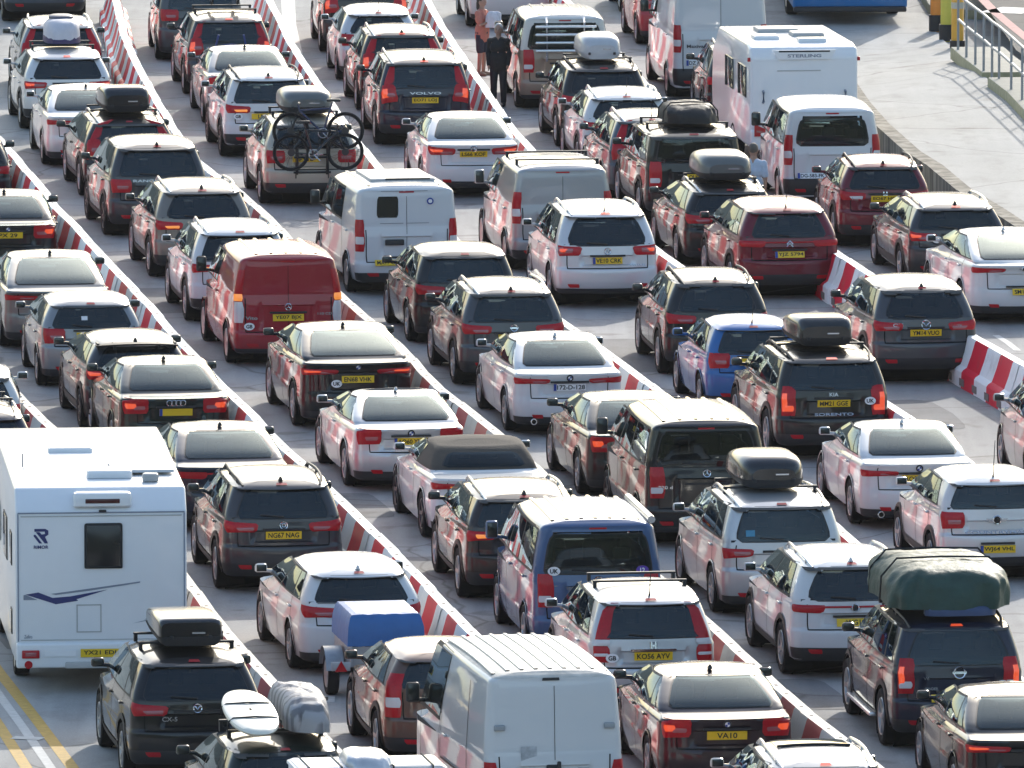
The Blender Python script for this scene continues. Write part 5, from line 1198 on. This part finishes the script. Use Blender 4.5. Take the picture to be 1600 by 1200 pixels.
# caravan
root = thing('caravan', 'white touring caravan with STERLING lettering high on its rear wall', 'caravan', ground(1256, 260), R(7.4))
me = prism([(0, .62), (0, 2.12), (.10, 2.30), (.5, 2.36), (4.2, 2.36), (5.0, 1.9), (5.15, 1.1), (5.0, .42), (.3, .36), (.05, .40)], 2.10, .06); me.materials.append(M_GRP); link('body', me, root)
me = prism([(-.06, .33), (-.07, .70), (.05, .74), (.2, .33)], 2.08, .03); me.materials.append(M_GRP); link('bumper', me, root)
for sg in (-1, 1):
    o = flat([(sg * .98, .60), (sg * .98, .84), (sg * .66, .70), (sg * .62, .60)], -.075, M_RED, 'tail_light', root, .02); flat([(sg * .94, .68), (sg * .94, .72), (sg * .74, .68), (sg * .74, .65)], -.097, M_PINK, 'lens', o, .004)
    mb = MB(); mb.tube([(sg * .80, -.01, 1.25), (sg * .80, -.07, 1.27), (sg * .80, -.07, 1.45), (sg * .80, -.01, 1.47)], .025, 6); mb.obj('grab_handle', M_GREYD, root)
    part('marker_light', M_RED, root, (sg * 1.07, .05, 2.08), (.06, .05, .08), .015)
hs = flat([(-.62, 2.26), (.62, 2.26), (.50, 2.08), (-.50, 2.08)], -.004, M_WHITEP, 'badge_panel', root, .03)
part('high_brake_light', M_BLK, hs, (0, -.03, 2.235), (1.0, .02, .03), .006)
text_obj('lettering', 'STERLING', .062, M_GREYD, hs, (0, -.036, 2.15), width=.66, bold=.03)
part('rear_seam', M_GRPG, root, (-.1, -.004, 1.86), (.85, .012, .02), .004)
add_plate(root, 'NV18 KOA', (0, -.085, .55), 0)
for x, l, sx, sl in ((-.55, 1.4, .5, .5), (.25, .7, .55, .35), (.35, 2.0, .62, .6), (-.1, 3.0, .8, .7)): part('roof_hatch', M_GRP if sx < .6 else M_GRPG, root, (x, l, 2.39), (sx, sl, .09), .03)
for l0, l1 in ((.5, 1.5), (2.2, 3.2)):
    for sg in (-1, 1): part('side_window', M_GLASS, root, (sg * 1.055, (l0 + l1) / 2, 1.6), (.02, l1 - l0, .6), .03)
for sg in (-1, 1): add_wheel(root, sg * .95, 2.3, .33, 'steel')
mb = MB(); mb.tube([(-.5, 4.9, .42), (0, 6.3, .45)], .04, 6); mb.tube([(.5, 4.9, .42), (0, 6.3, .45)], .04, 6); mb.obj('drawbar', M_TRIM, root)
# trailer
M_TARP = mat('blue_tarpaulin', (.035, .14, .37), .5, vary=.18, scale=5, bump=.6); M_GALV = mat('galvanised_panel', (.34, .36, .38), .42, metal=.5, vary=.25, scale=12)
root = thing('trailer', 'small steel box trailer with a bright blue tarpaulin cover', 'trailer', ground(603, 1093), R(9.0))
me = prism([(0, .45), (0, .82), (1.45, .82), (1.45, .45)], 1.0, .015); me.materials.append(M_GALV); bo = link('box', me, root)
for x in (-.48, -.16, .16, .48): part('rib', M_GALV, bo, (x, -.012, .63), (.03, .03, .34), .006)
for k in range(8): part('marker', M_YEL if k % 2 else M_BLK, bo, (-.42 + k * .085, -.004, .755), (.08, .01, .045), .003)
mb = MB(); rows = []
for z, ins, li, lo in ((.74, 0, -.03, 1.48), (.84, .0, -.035, 1.485), (1.0, .01, -.03, 1.47), (1.13, .045, .03, 1.44), (1.165, .07, .06, 1.41), (1.175, .14, .14, 1.33)):
    w_ = .53 - ins; ring = []
    for i in range(12): ring.append((-w_ + 2 * w_ * i / 12, li, z + .005 * math.sin(i * 2.1 + z * 9)))
    for i in range(12): ring.append((w_, li + (lo - li) * i / 12, z + .005 * math.sin(i * 1.7)))
    for i in range(12): ring.append((w_ - 2 * w_ * i / 12, lo, z))
    for i in range(12): ring.append((-w_, lo - (lo - li) * i / 12, z + .005 * math.sin(i * 2.3)))
    rows.append(ring)
mb.grid(rows, True); mb.add(rows[-1], [tuple(range(48))]); mb.obj('cover', M_TARP, root)
for sg in (-1, 1):
    add_wheel(root, sg * .66, .62, .29, 'steel', .75)
    mb = MB(); mb.grid([[(sg * x, .62 + .36 * math.cos(R(a)), .31 + .36 * math.sin(R(a))) for a in range(10, 171, 16)] for x in (.53, .78)]); mb.obj('mudguard', M_GALV, root)
    part('light_board', M_GALV, root, (sg * .62, -.02, .47), (.26, .03, .12), .01)
    o = flat([(sg * .62 - .085, .40), (sg * .62 + .085, .40), (sg * .62, .55)], -.04, M_RED, 'reflector', root, .012)
mb = MB(); mb.tube([(0, 1.4, .42), (0, 2.55, .45)], .035, 6); mb.obj('drawbar', M_GALV, root)
# coach at the top of the ramp
M_BUS = paint('coach_blue', (.012, .16, .42)); root = thing('coach', 'bright blue coach whose tail just dips into the top edge of the photo', 'coach', ground(1328, 40), R(2))
me = prism([(0, .36), (-.04, 1.2), (.05, 2.9), (.3, 3.15), (11.2, 3.15), (11.6, 2.8), (11.8, 1.2), (11.7, .36)], 2.5, .08); me.materials.append(M_BUS); link('body', me, root)
part('bumper', M_TRIM, root, (0, .02, .36), (2.46, .2, .12), .05)
part('rear_window', M_GLASS, root, (0, 0, 2.2), (2.0, .06, .9), .08)
for sg in (-1, 1):
    part('tail_light', M_RED, root, (sg * 1.08, -.035, 1.2), (.16, .05, .5), .03); part('side_window', M_GLASS, root, (sg * 1.252, 5.8, 2.15), (.02, 10.4, .95), .05)
    for l in (2.9, 9.2): add_wheel(root, sg * 1.1, l, .48, 'steel', 1.3)
# ------------------------------------------------------------------ roof loads
def roof_box(key, label, m, w, h, ln, x=0.0, l=.75, lift=.055, style='round', back=.75, m2=None):
    loc, rz = on_roof(key, x, l, lift); mb = MB(); rows = []
    prof = {'round': [(0, .66, .50), (.015, .76, .66), (.05, .86, .84), (.12, .95, .95), (.25, 1, 1), (.55, 1, 1), (.75, .95, .86), (.90, .80, .60), (1, .48, .30)],
            'wedge': [(0, .80, .60), (.01, .86, .70), (.035, .90, .84), (.075, .93, .97), (.10, .95, 1.0), (.5, 1, .95), (.75, .98, .74), (.92, .86, .46), (1, .60, .28)],
            'low': [(0, .92, .80), (.012, .96, .90), (.035, .985, .98), (.06, 1, 1), (.55, 1, .96), (.8, .97, .78), (.95, .86, .52), (1, .7, .4)]}[style]
    e = {'round': .48, 'wedge': .32, 'low': .25}[style]
    for t, a, b_ in prof:
        row = []
        for k in range(17):
            th = math.pi * k / 16; c, s_ = math.cos(th), math.sin(th)
            row.append((a * w / 2 * math.copysign(abs(c) ** e, c), t * ln, .10 + (h - .10) * b_ * abs(s_) ** e))
        rows.append(row)
    mb.grid(rows)
    for r in (rows[0], rows[-1]): mb.add([(x_, y_, z_) for x_, y_, z_ in r], [tuple(range(17))])
    root = mb.obj('roof_box', m, angle=50); root.location = loc; root.rotation_euler = (0, 0, rz)
    mb = MB(); rows = []
    for z, k in ((.0, .80), (.03, .92), (.10, 1.0), (.125, 1.015)):
        ring = [(a * w / 2 * k, t * ln) for t, a, _ in prof] + [(-a * w / 2 * k, t * ln) for t, a, _ in prof[::-1]]
        rows.append([(x_, ln / 2 + (y_ - ln / 2) * (.94 + .06 * k), z) for x_, y_ in ring])
    mb.grid(rows, True); mb.add(rows[0], [tuple(range(len(rows[0])))]); mb.obj('base', m2 or M_TRIM, root)
    mb = MB(); mb.box((w * .12, -.012, .10 + (h - .10) * .28), (w * .2, .012, .022)); mb.obj('badge', M_LETTER, root)
    for sx in (-.3, .3): mb = MB(); mb.rbox((sx * w, -.010, .115), (.05, .03, .05), .01); mb.obj('latch', M_TRIM, root)
    return tag(root, label, 'roof box')
roof_box('m4', 'low black roof box with a grey lid on the black crossover behind the motorhome', M_BOXB, .84, .36, 2.0, style='low', l=.80)
roof_box('b5', 'tall black-tailed roof box on the black car at upper left', M_BOXB, .92, .46, 1.9, style='wedge', l=.75)
roof_box('c5', 'grey-green roof box above the two bicycles', M_BOXG, .98, .44, 1.9, l=.70)
roof_box('e2', 'silver rounded roof box near the tan camper van', M_BOXS, .82, .46, 2.0, style='round', l=.75, m2=M_BOXS)
roof_box('e6', 'dark grey-green roof box beside the man in the pale shirt', M_BOXG, .98, .46, 2.0, style='round', l=.75)
rb_ = roof_box('d10', 'black wedge-tailed roof box on the off-roader with plate MM21 GGE', M_BOXB, .92, .44, 1.9, style='wedge', l=.80)
roof_box('c12', 'glossy black domed roof box on the silver people carrier', M_BOXB, .95, .46, 2.0, style='round', l=.95)
from mathutils import noise
# lumpy soft loads
def lump(w, ln, h, fold=.02, nu=40, nv=14, e=.5, seed=1, ridge=0):
    rnd = random.Random(seed); ph = [rnd.uniform(0, 6.28) for _ in range(8)]; rows = []
    for j in range(nv + 1):
        v = math.pi / 2 * j / nv; cv, sv = math.cos(v), math.sin(v); row = []
        for i in range(nu):
            u = 2 * math.pi * i / nu; cu, su = math.cos(u), math.sin(u)
            k = 1 + fold * (math.sin(5 * u + ph[0]) + .7 * math.sin(11 * u + ph[1] + 3 * v) + .5 * math.sin(17 * u + ph[2] - 5 * v) + .8 * math.sin(4 * v + ph[3] + 2 * u))
            x = w / 2 * math.copysign(abs(cu) ** e, cu) * abs(cv) ** (e * .8) * k; y = ln / 2 * math.copysign(abs(su) ** e, su) * abs(cv) ** (e * .8) * k
            z = h * abs(sv) ** e * (1 + fold * 1.5 * math.sin(3 * u + ph[4]) * cv)
            f_ = noise.noise(Vector((x * 5 + seed, y * 3, z * 5))) + .6 * noise.noise(Vector((x * 11, y * 8 + seed, z * 12)))
            x *= 1 + fold * 1.1 * f_; y *= 1 + fold * .8 * f_; z += h * fold * 2.2 * (abs(noise.noise(Vector((x * 4 + 3 * y, y * 4 - x, seed)))) - .25) * sv
            if ridge: x *= 1 + ridge * math.sin(y * 26); z *= 1 + ridge * math.sin(y * 26 + 1)
            row.append((x, y, z))
        rows.append(row)
    return rows
def load(key, name, label, cat, m, w, ln, h, x, l, lift, **k):
    rows = lump(w, ln, h, **k); mb = MB(); mb.grid(rows, True); mb.add(rows[0], [tuple(range(len(rows[0])))])
    o = mb.obj(name, m, angle=70); loc, rz = on_roof(key, x, l, lift); o.location = loc; o.rotation_euler = (0, 0, rz); return tag(o, label, cat)
def strap_over(parent, w, h, y, m=None, base=0):
    mb = MB(); mb.tube([(-w / 2 - .02, y, base), (-w / 2 * 1.0, y, h * .6), (-w / 2 * .75, y, h + .015), (0, y, h + .03), (w / 2 * .75, y, h + .015), (w / 2 * 1.0, y, h * .6), (w / 2 + .02, y, base)], .014, 5); mb.obj('strap', m or M_BLK, parent)
M_TARPG = mat('green_tarpaulin', (.020, .056, .042), .58, vary=.35, scale=7, bump=1.0)
o = load('c14', 'tarpaulin', 'bulky dark green tarpaulin bundle roped on the off-roader at right', 'tarpaulin', M_TARPG, 1.66, 2.7, .54, .0, 1.75, .10, fold=.03, e=.5, seed=4, nu=84, nv=22)
strap_over(o, 1.66, .55, -.3); strap_over(o, 1.66, .55, .6)
load('c14', 'bag', 'blue flat bag lying under the rear of the green tarpaulin', 'bag', mat('blue_bag', (.035, .065, .15), .5, bump=.4), .95, .45, .14, .08, .62, .02, seed=9)
o = load('e5', 'roof_bag', 'soft black roof bag on the boxy black off-roader', 'roof bag', mat('black_canvas', (.010, .010, .011), .6, bump=.5, scale=12), 1.0, 1.6, .34, .06, 1.5, .06, fold=.045, seed=3, e=.6)
strap_over(o, 1.0, .34, -.35); strap_over(o, 1.0, .34, .35)
o = load('b3', 'roof_pod', 'purple and white soft pod strapped on the pale silver crossover', 'roof bag', mat('white_canvas', (.58, .56, .60), .6, bump=.4), .70, 1.5, .46, .0, 1.7, .1, fold=.015, seed=5, e=.6)
mb = MB(); rows = lump(.72, 1.52, .22, fold=.015, seed=5, e=.6); mb.grid(rows, True); mb.obj('band', mat('purple_canvas', (.05, .03, .10), .6), o)
mb = MB(); rows = [[(x * .8, y * .45 + .1, z * .15 + .455) for x, y, z in r] for r in lump(.62, 1.4, .46, fold=.01, seed=5, e=.7)]; mb.grid(rows, True); mb.obj('dark_patch', mat('grey_canvas', (.10, .10, .14), .5), o)
# surfboards, wrapped bundle, boxes
loc, rz = on_roof('m5', -.30, 1.35, .10)
M_SURF = mat('cream_foam', (.74, .71, .60), .35, vary=.06, coat=.3)
for k in (1,):
    mb = MB(); rows = []
    for z, s_ in ((0, .90), (.02, .97), (.05, 1), (.075, .97), (.09, .88), (.094, .6), (.095, .05)):
        rows.append([(.33 * s_ * math.copysign(abs(math.cos(t)) ** .85, math.cos(t)), .92 * s_ * math.copysign(abs(math.sin(t)) ** .9, math.sin(t)), z + .02) for t in [2 * math.pi * i / 40 for i in range(40)]])
    mb.grid(rows, True); mb.add(rows[0], [tuple(range(40))]); o = mb.obj('surfboard', M_SURF); o.location = loc + Vector((0, -.25, .12)); o.rotation_euler = (R(9), 0, rz)
    tag(o, 'cream surfboard strapped on the dark hatchback roof at the bottom edge', 'surfboard')
    if k:
        for y in (-.35, .25):
            mb = MB(); mb.tube([(-.34, y, -.04), (-.335, y, .06), (-.27, y, .115), (0, y, .128), (.27, y, .115), (.335, y, .06), (.34, y, -.04)], .012, 5); mb.obj('strap', M_BLK, o)
m_, n_, l_, b_ = nt('striped_fabric'); tc = n_.new('ShaderNodeTexCoord'); wv = n_.new('ShaderNodeTexWave'); wv.bands_direction = 'Y'; wv.inputs['Scale'].default_value = 1.6; wv.inputs['Distortion'].default_value = 2.0; wv.inputs['Detail'].default_value = 4
l_.new(tc.outputs['Object'], wv.inputs['Vector']); cr = n_.new('ShaderNodeValToRGB'); cr.color_ramp.elements[0].color = (.16, .155, .165, 1); cr.color_ramp.elements[1].color = (.33, .32, .325, 1); cr.color_ramp.elements[0].position = .25; cr.color_ramp.elements[1].position = .6
l_.new(wv.outputs['Fac'], cr.inputs[0]); l_.new(cr.outputs[0], b_.inputs['Base Color']); b_.inputs['Roughness'].default_value = .6
load('m5', 'bundle', 'grey wrapped bundle beside the cream surfboard on the dark hatchback roof', 'bundle', m_, .62, 2.2, .42, .36, 1.6, .10, fold=.035, e=.62, seed=8, ridge=.03)
M_SILV = mat('silver_case', (.48, .49, .50), .35, metal=.3, vary=.1)
M_FOIL = mat('silver_sheet', (.55, .56, .58), .3, metal=.4, vary=.2, bump=.6)
def case(key, label, x, l, lift, d, m=M_SILV):
    mb = MB(); mb.rbox((0, 0, d[2] / 2), d, .05); o = mb.obj('storage_box', m); loc, rz = on_roof(key, x, l, lift); o.location = loc; o.rotation_euler = (0, 0, rz)
    mb = MB(); mb.rbox((0, 0, d[2] - .05), (d[0] + .03, d[1] + .03, .05), .02); mb.obj('lid', m, o)
    for sx in (-.3, .3):
        mb = MB(); mb.tube([(sx * d[0], -d[1] / 2 - .02, .02), (sx * d[0], -d[1] / 2 - .02, d[2] + .01), (sx * d[0], d[1] / 2 + .02, d[2] + .01), (sx * d[0], d[1] / 2 + .02, .02)], .01, 4); mb.obj('strap', M_BLK, o)
    return tag(o, label, 'box')
case('m6', 'leftmost silver box on the roof at the bottom edge', -.52, 1.7, .10, (.66, .9, .30), M_WHITEP)
case('m6', 'rightmost silver box on the roof at the bottom edge', .55, 1.7, .10, (.80, .9, .30))
load('m6', 'bundle', 'silver sheeted hump between two boxes on the roof at the bottom edge', 'bundle', M_FOIL, .60, 1.0, .44, .02, 1.65, .10, fold=.03, e=.45, seed=11)
# ------------------------------------------------------------------ bicycles
def bicycle(label, loc, rz, m, tilt=0.0, group=None, flipx=1):
    root = thing('bicycle', label, 'bicycle', loc, rz, group); root.rotation_euler = (tilt, 0, rz)
    bb_, rear, head, seat, fork = (-.08, 0, .0), (-.50, 0, .04), (.36, 0, .42), (-.22, 0, .46), (.52, 0, .04)
    F = lambda q: (q[0] * flipx, q[1], q[2] + .34)
    mb = MB()
    for a, c, r in ((bb_, head, .024), (seat, head, .022), (bb_, seat, .022), (rear, bb_, .014), (rear, seat, .013), (seat, (-.26, 0, .58), .016), (head, (.38, 0, .54), .02)): mb.tube([F(a), F(c)], r, 6)
    mb.obj('frame', m, root)
    mb = MB(); mb.tube([F(head), F(fork)], .022, 6); mb.obj('fork', M_BLK, root)
    for c in (rear, fork):
        c = F(c); mb = MB(); mb.ring(c, .325, .026, n=32, k=6); o = mb.obj('wheel', M_TYRE, root)
        mb = MB(); mb.ring(c, .292, .010, n=32, k=4)
        for k in range(10): a = math.pi * k / 10; mb.tube([(c[0] + .29 * math.cos(a), c[1], c[2] + .29 * math.sin(a)), (c[0] - .29 * math.cos(a), c[1], c[2] - .29 * math.sin(a))], .003, 3)
        mb.disc((c[0], .0, c[2]), .07, 12, th=.02); mb.obj('rim', M_RIMD, o)
    mb = MB(); mb.rbox(F((-.28, 0, .61)), (.26, .12, .05), .02); mb.obj('saddle', M_BLK, root)
    mb = MB(); h = F((.38, 0, .56)); mb.tube([(h[0] - .03 * flipx, -.32, h[2]), h, (h[0] - .03 * flipx, .32, h[2])], .014, 6); mb.obj('handlebar', M_BLK, root)
    mb = MB(); q = F(bb_); mb.ring((q[0], -.03, q[2]), .09, .008, n=18, k=4); mb.tube([(q[0], -.05, q[2]), (q[0] + .12, -.06, q[2] - .12)], .012, 5); mb.obj('crank', M_LETTER, root)
    return root
def at_tail(key, x, l, z):
    root, b, p = VEH[key]; v = Vector((x, l, z)); v.rotate(Matrix.Rotation(root.rotation_euler.z, 3, 'Z')); return root.location + v, root.rotation_euler.z
loc, rz = at_tail('c5', .06, -.42, .70); bicycle('black bicycle nearest the camera on the pale gold crossover, level wheels', loc, rz + R(2), mat('bike_black', (.012, .012, .014), .35, coat=.5))
loc, rz = at_tail('c5', .10, -.22, 1.08); bicycle('dark blue bicycle mounted higher behind the nearest black one', loc, rz - R(4), mat('bike_blue', (.02, .03, .08), .35, coat=.5), R(-3), None, -1)
loc, rz = at_tail('c5', 0, 0, 0); root = thing('cycle_rack', 'black strap-on cycle rack on the tail of the pale gold crossover', 'cycle rack', loc, rz)
for x in (-.28, .28):
    mb = MB(); mb.tube([(x, .02, .62), (x, -.06, .95), (x, -.02, 1.25), (x, -.62, 1.52)], .022, 6); mb.obj('arm', M_BLK, root)
    mb = MB(); mb.tube([(x * 1.3, .30, 1.60), (x * 1.1, -.02, 1.24), (x * 1.1, -.01, .55)], .012, 5); mb.obj('strap', M_BLK, root)
mb = MB(); mb.tube([(-.35, -.06, .95), (.35, -.06, .95)], .022, 6); mb.tube([(-.35, .0, .66), (.35, .0, .66)], .022, 6); mb.obj('crossbar', M_BLK, root)
loc, rz = on_roof('c2', -.28, 1.75, .10); bicycle('left bicycle standing on the dark crossover roof at the top edge', loc, rz + R(90), mat('bike_grey', (.10, .10, .11), .35))
loc, rz = on_roof('c2', .25, 1.8, .10); bicycle('right bicycle standing on the dark crossover roof at the top edge', loc, rz + R(-90), mat('bike_red', (.16, .02, .03), .35))
loc, rz = at_tail('c2', 0, 0, 0); root = thing('cycle_rack', 'folded blue cycle rack hanging on the tailgate of the dark crossover', 'cycle rack', loc, rz)
M_BLUEF = mat('blue_frame', (.03, .06, .22), .4)
for x in (-.32, .32): mb = MB(); mb.tube([(x, .02, .80), (x, -.10, 1.02), (x * .8, -.18, 1.30)], .022, 6); mb.obj('arm', M_BLUEF, root)
mb = MB(); mb.tube([(-.5, -.10, 1.02), (0, -.16, 1.10), (.5, -.10, 1.02)], .024, 6); mb.tube([(-.42, -.06, .88), (.42, -.06, .88)], .02, 6); mb.obj('crossbar', M_BLUEF, root)
loc, rz = at_tail('e1', 0, 0, 0); root = thing('cycle_rack', 'silver four-bar cycle rack over the rear window of the tan camper van', 'cycle rack', loc, rz)
for x in (-.38, .38): mb = MB(); mb.tube([(x, .16, 1.88), (x, -.02, 1.80), (x, -.03, 1.10), (x, .03, 1.02)], .026, 6); mb.obj('upright', M_LETTER, root)
for k in range(4): mb = MB(); mb.rbox((0, -.08 - .02 * k, 1.72 - .16 * k), (1.24, .05, .05), .015); mb.obj('bar', M_LETTER, root)
loc, rz = on_roof('d10', 0, 0, 0)
# ------------------------------------------------------------------ people
def blob(name, tubes, m, parent, voxel=.014, smooth=4):
    """tapered limbs melted into one continuous surface"""
    mb = MB()
    for pts, rs in tubes:
        if len(pts) == 1:
            c = Vector(pts[0]); r = rs[0]; r = r if isinstance(r, tuple) else (r, r, r); rows = []
            for j in range(1, 10):
                a = math.pi * j / 10; rows.append([(c.x + r[0] * math.sin(a) * math.cos(b_), c.y + r[1] * math.sin(a) * math.sin(b_), c.z + r[2] * math.cos(a)) for b_ in [2 * math.pi * k / 14 for k in range(14)]])
            mb.grid(rows, True); mb.add(rows[0], [tuple(range(14))]); mb.add(rows[-1], [tuple(range(14))[::-1]])
        else:
            mb.tube(pts, rs, 12)
            for q, r in zip(pts, rs):
                rows = []
                for j in range(1, 6):
                    a = math.pi * j / 6; rows.append([(q[0] + r * .99 * math.sin(a) * math.cos(b_), q[1] + r * .99 * math.sin(a) * math.sin(b_), q[2] + r * .99 * math.cos(a)) for b_ in [2 * math.pi * k / 10 for k in range(10)]])
                mb.grid(rows, True); mb.add(rows[0], [tuple(range(10))]); mb.add(rows[-1], [tuple(range(10))[::-1]])
    me = mb.mesh('tmp', m); o = bpy.data.objects.new('tmp', me); COL.objects.link(o)
    md = o.modifiers.new('r', 'REMESH'); md.mode = 'VOXEL'; md.voxel_size = voxel
    s = o.modifiers.new('s', 'SMOOTH'); s.iterations = smooth; s.factor = .5
    bpy.context.view_layer.update()
    ne = bpy.data.meshes.new_from_object(o.evaluated_get(bpy.context.evaluated_depsgraph_get()))
    bpy.data.objects.remove(o); ne.name = name; ne.materials.clear(); ne.materials.append(m)
    ne.polygons.foreach_set('use_smooth', [True] * len(ne.polygons))
    return link(name, ne, parent)
SKIN = mat('skin', (.42, .24, .17), .5, vary=.08)
def person(label, loc, rz, h, top, bottom, hair, hairlen=0, shorts=False, sleeves=True, armpose=None, shoe=M_TRIM, pot=0.0):
    """faces local -Y"""
    k = h / 1.75; S_ = lambda *q: tuple(v * k for v in q)
    arms = armpose or {-1: [(-.185, .01, 1.39), (-.225, .03, 1.12), (-.205, -.05, .89)], 1: [(.185, .01, 1.39), (.225, .03, 1.12), (.205, -.05, .89)]}
    T = []
    def tb(pts, rs): T.append(([S_(*q) for q in pts], [r * k for r in rs]))
    tb([(0, .0, .95), (0, .01, 1.10), (0, .0, 1.28), (0, .015, 1.40)], [.105, .095, .105, .080])
    for sg in (-1, 1):
        tb([(sg * .07, 0, 1.32), (sg * .17, .01, 1.40)], [.09, .055]); tb(arms[sg], [.048, .040, .028])
        tb([(sg * .09, 0, .92), (sg * .10, -.01, .50), (sg * .105, .02, .09)], [.085, .058, .040]); tb([(sg * .105, .03, .05), (sg * .12, -.14, .035)], [.042, .032])
        e, w = Vector(arms[sg][1]), Vector(arms[sg][2]); d = (w - e).normalized(); u = d.cross(Vector((sg, 0, 0))); 
        if u.length < .1: u = Vector((0, 1, 0))
        u.normalize(); side = d.cross(u)
        tb([w, w + d * .07], [.030, .030])
        for f in range(4): o_ = u * (f - 1.5) * .018; tb([w + d * .07 + o_, w + d * (.12 - abs(f - 1.2) * .008) + o_ * 1.1, w + d * (.155 - abs(f - 1.3) * .012) + o_ + side * .02 * sg], [.0095, .0088, .008])
        tb([w + d * .02 + u * .025, w + d * .06 + u * .05, w + d * .095 + u * .052], [.011, .010, .009])
    tb([(0, .015, 1.40), (0, .0, 1.54)], [.064, .058])
    T.append(([S_(0, 0, 1.635)], [S_(.082, .102, .122)])); T.append(([S_(0, -.03, 1.57)], [S_(.058, .062, .055)]))
    T.append(([S_(0, -.103, 1.615)], [S_(.014, .018, .022)]))
    for sg in (-1, 1): T.append(([S_(sg * .079, .01, 1.63)], [S_(.012, .02, .032)]))
    body = blob('person', T, SKIN, None, .011 * k, 2); body.location = loc; body.rotation_euler = (0, 0, rz); tag(body, label, 'person')
    for sg in (-1, 1):
        mb = MB(); mb.disc(S_(sg * .03, -.094, 1.645), .011, 8, th=.004, ry=.006); mb.obj('eye', M_BLK, body)
    mb = MB(); mb.disc(S_(0, -.096, 1.572), .024, 8, th=.004, ry=.005); mb.obj('mouth', mat('lips', (.28, .11, .09), .5), body)
    if hair: 
        HT = [([S_(0, .022, 1.665)], [S_(.090, .106, .104)])]
        if hairlen: HT.append(([S_(0, .06, 1.60), S_(0, .075, 1.48)], [.075 * k, .06 * k]))
        blob('hair', HT, hair, body, .012 * k, 1)
    T = []
    for dx in (-.055, .055): tb([(dx, 0, .84), (dx, -.01 - pot, 1.05), (dx, -.005, 1.25), (dx * .9, .012, 1.37)], [.135, .135, .138, .10])
    for sg in (-1, 1):
        tb([(sg * .05, .01, 1.40), (sg * .165, .01, 1.365)], [.085, .068])
        a = arms[sg]
        if sleeves: tb(a, [.068, .060, .046])
        else: tb([a[0], tuple(Vector(a[0]).lerp(Vector(a[1]), .75))], [.070, .066])
    blob('shirt' if not sleeves else 'jacket', T, top, body, .012 * k, 3)
    T = []
    tb([(-.06, 0, .95), (.06, 0, .95)], [.135, .135])
    for sg in (-1, 1):
        if shorts: tb([(sg * .09, 0, .90), (sg * .10, -.005, .56)], [.105, .085])
        else: tb([(sg * .09, 0, .90), (sg * .10, -.01, .50), (sg * .105, .02, .10)], [.105, .078, .062])
    blob('shorts' if shorts else 'trousers', T, bottom, body, .012 * k, 3)
    T = []
    for sg in (-1, 1): T = []; tb([(sg * .105, .045, .045), (sg * .112, -.06, .042), (sg * .12, -.15, .032)], [.052, .046, .036]); blob('shoe', T, shoe, body, .010 * k, 1)
    return body
C = lambda n, c, r=.8: mat('cloth_' + n, c, r, vary=.2, scale=14, bump=.3)
person('person in black jacket and trousers with white hair, standing facing the camera', ground(779, 166), R(-8), 1.68, C('black', (.010, .010, .012)), C('black2', (.014, .015, .022)), mat('white_hair', (.52, .50, .47), .6))
arms = {-1: [(-.18, .01, 1.38), (-.24, -.10, 1.14), (-.06, -.26, 1.20)], 1: [(.18, .01, 1.38), (.24, -.10, 1.14), (.06, -.28, 1.22)]}
wm = person('person in salmon top and dark shorts holding a bundled white cloth', ground(753, 118), R(62), 1.66, C('salmon', (.50, .17, .12)), C('navy', (.02, .022, .04)), mat('brown_hair', (.05, .03, .02), .6), 1, True, False, arms, shoe=mat('sandal', (.25, .18, .12), .7))
rows = lump(.36, .24, .34, fold=.08, seed=21, e=.8); mb = MB(); mb.grid(rows, True); mb.add(rows[0], [tuple(range(40))]); o = mb.obj('towel', C('white', (.62, .62, .66)), angle=70)
v = Vector((0, -.27, 1.02)); v.rotate(Matrix.Rotation(R(62), 3, 'Z')); o.location = ground(753, 118) + v; tag(o, 'white and grey cloth bundle held by the person in salmon', 'cloth')
person('person with short grey hair and pale blue shirt, seen from behind', ground(1177, 374), R(172), 1.76, C('paleblue', (.50, .56, .66)), C('sand', (.22, .19, .14)), mat('grey_hair', (.12, .10, .08), .7), 0, False, False)

# ------------------------------------------------------------------ thin sea haze in a closed box round everything
mb = MB(); mb.box((0, 540, 59), (1300, 2000, 122)); o = mb.obj('haze', []); o['kind'] = 'stuff'
hm = bpy.data.materials.new('sea_haze'); hm.use_nodes = True; hn = hm.node_tree.nodes; hn.clear()
ho = hn.new('ShaderNodeOutputMaterial'); hv = hn.new('ShaderNodeVolumePrincipled'); hv.inputs['Density'].default_value = 0.00004; hv.inputs['Color'].default_value = (.86, .92, 1.0, 1); hv.inputs['Anisotropy'].default_value = 0.35
hm.node_tree.links.new(hv.outputs[0], ho.inputs['Volume']); o.data.materials.append(hm)
SC.cycles.volume_bounces = 0
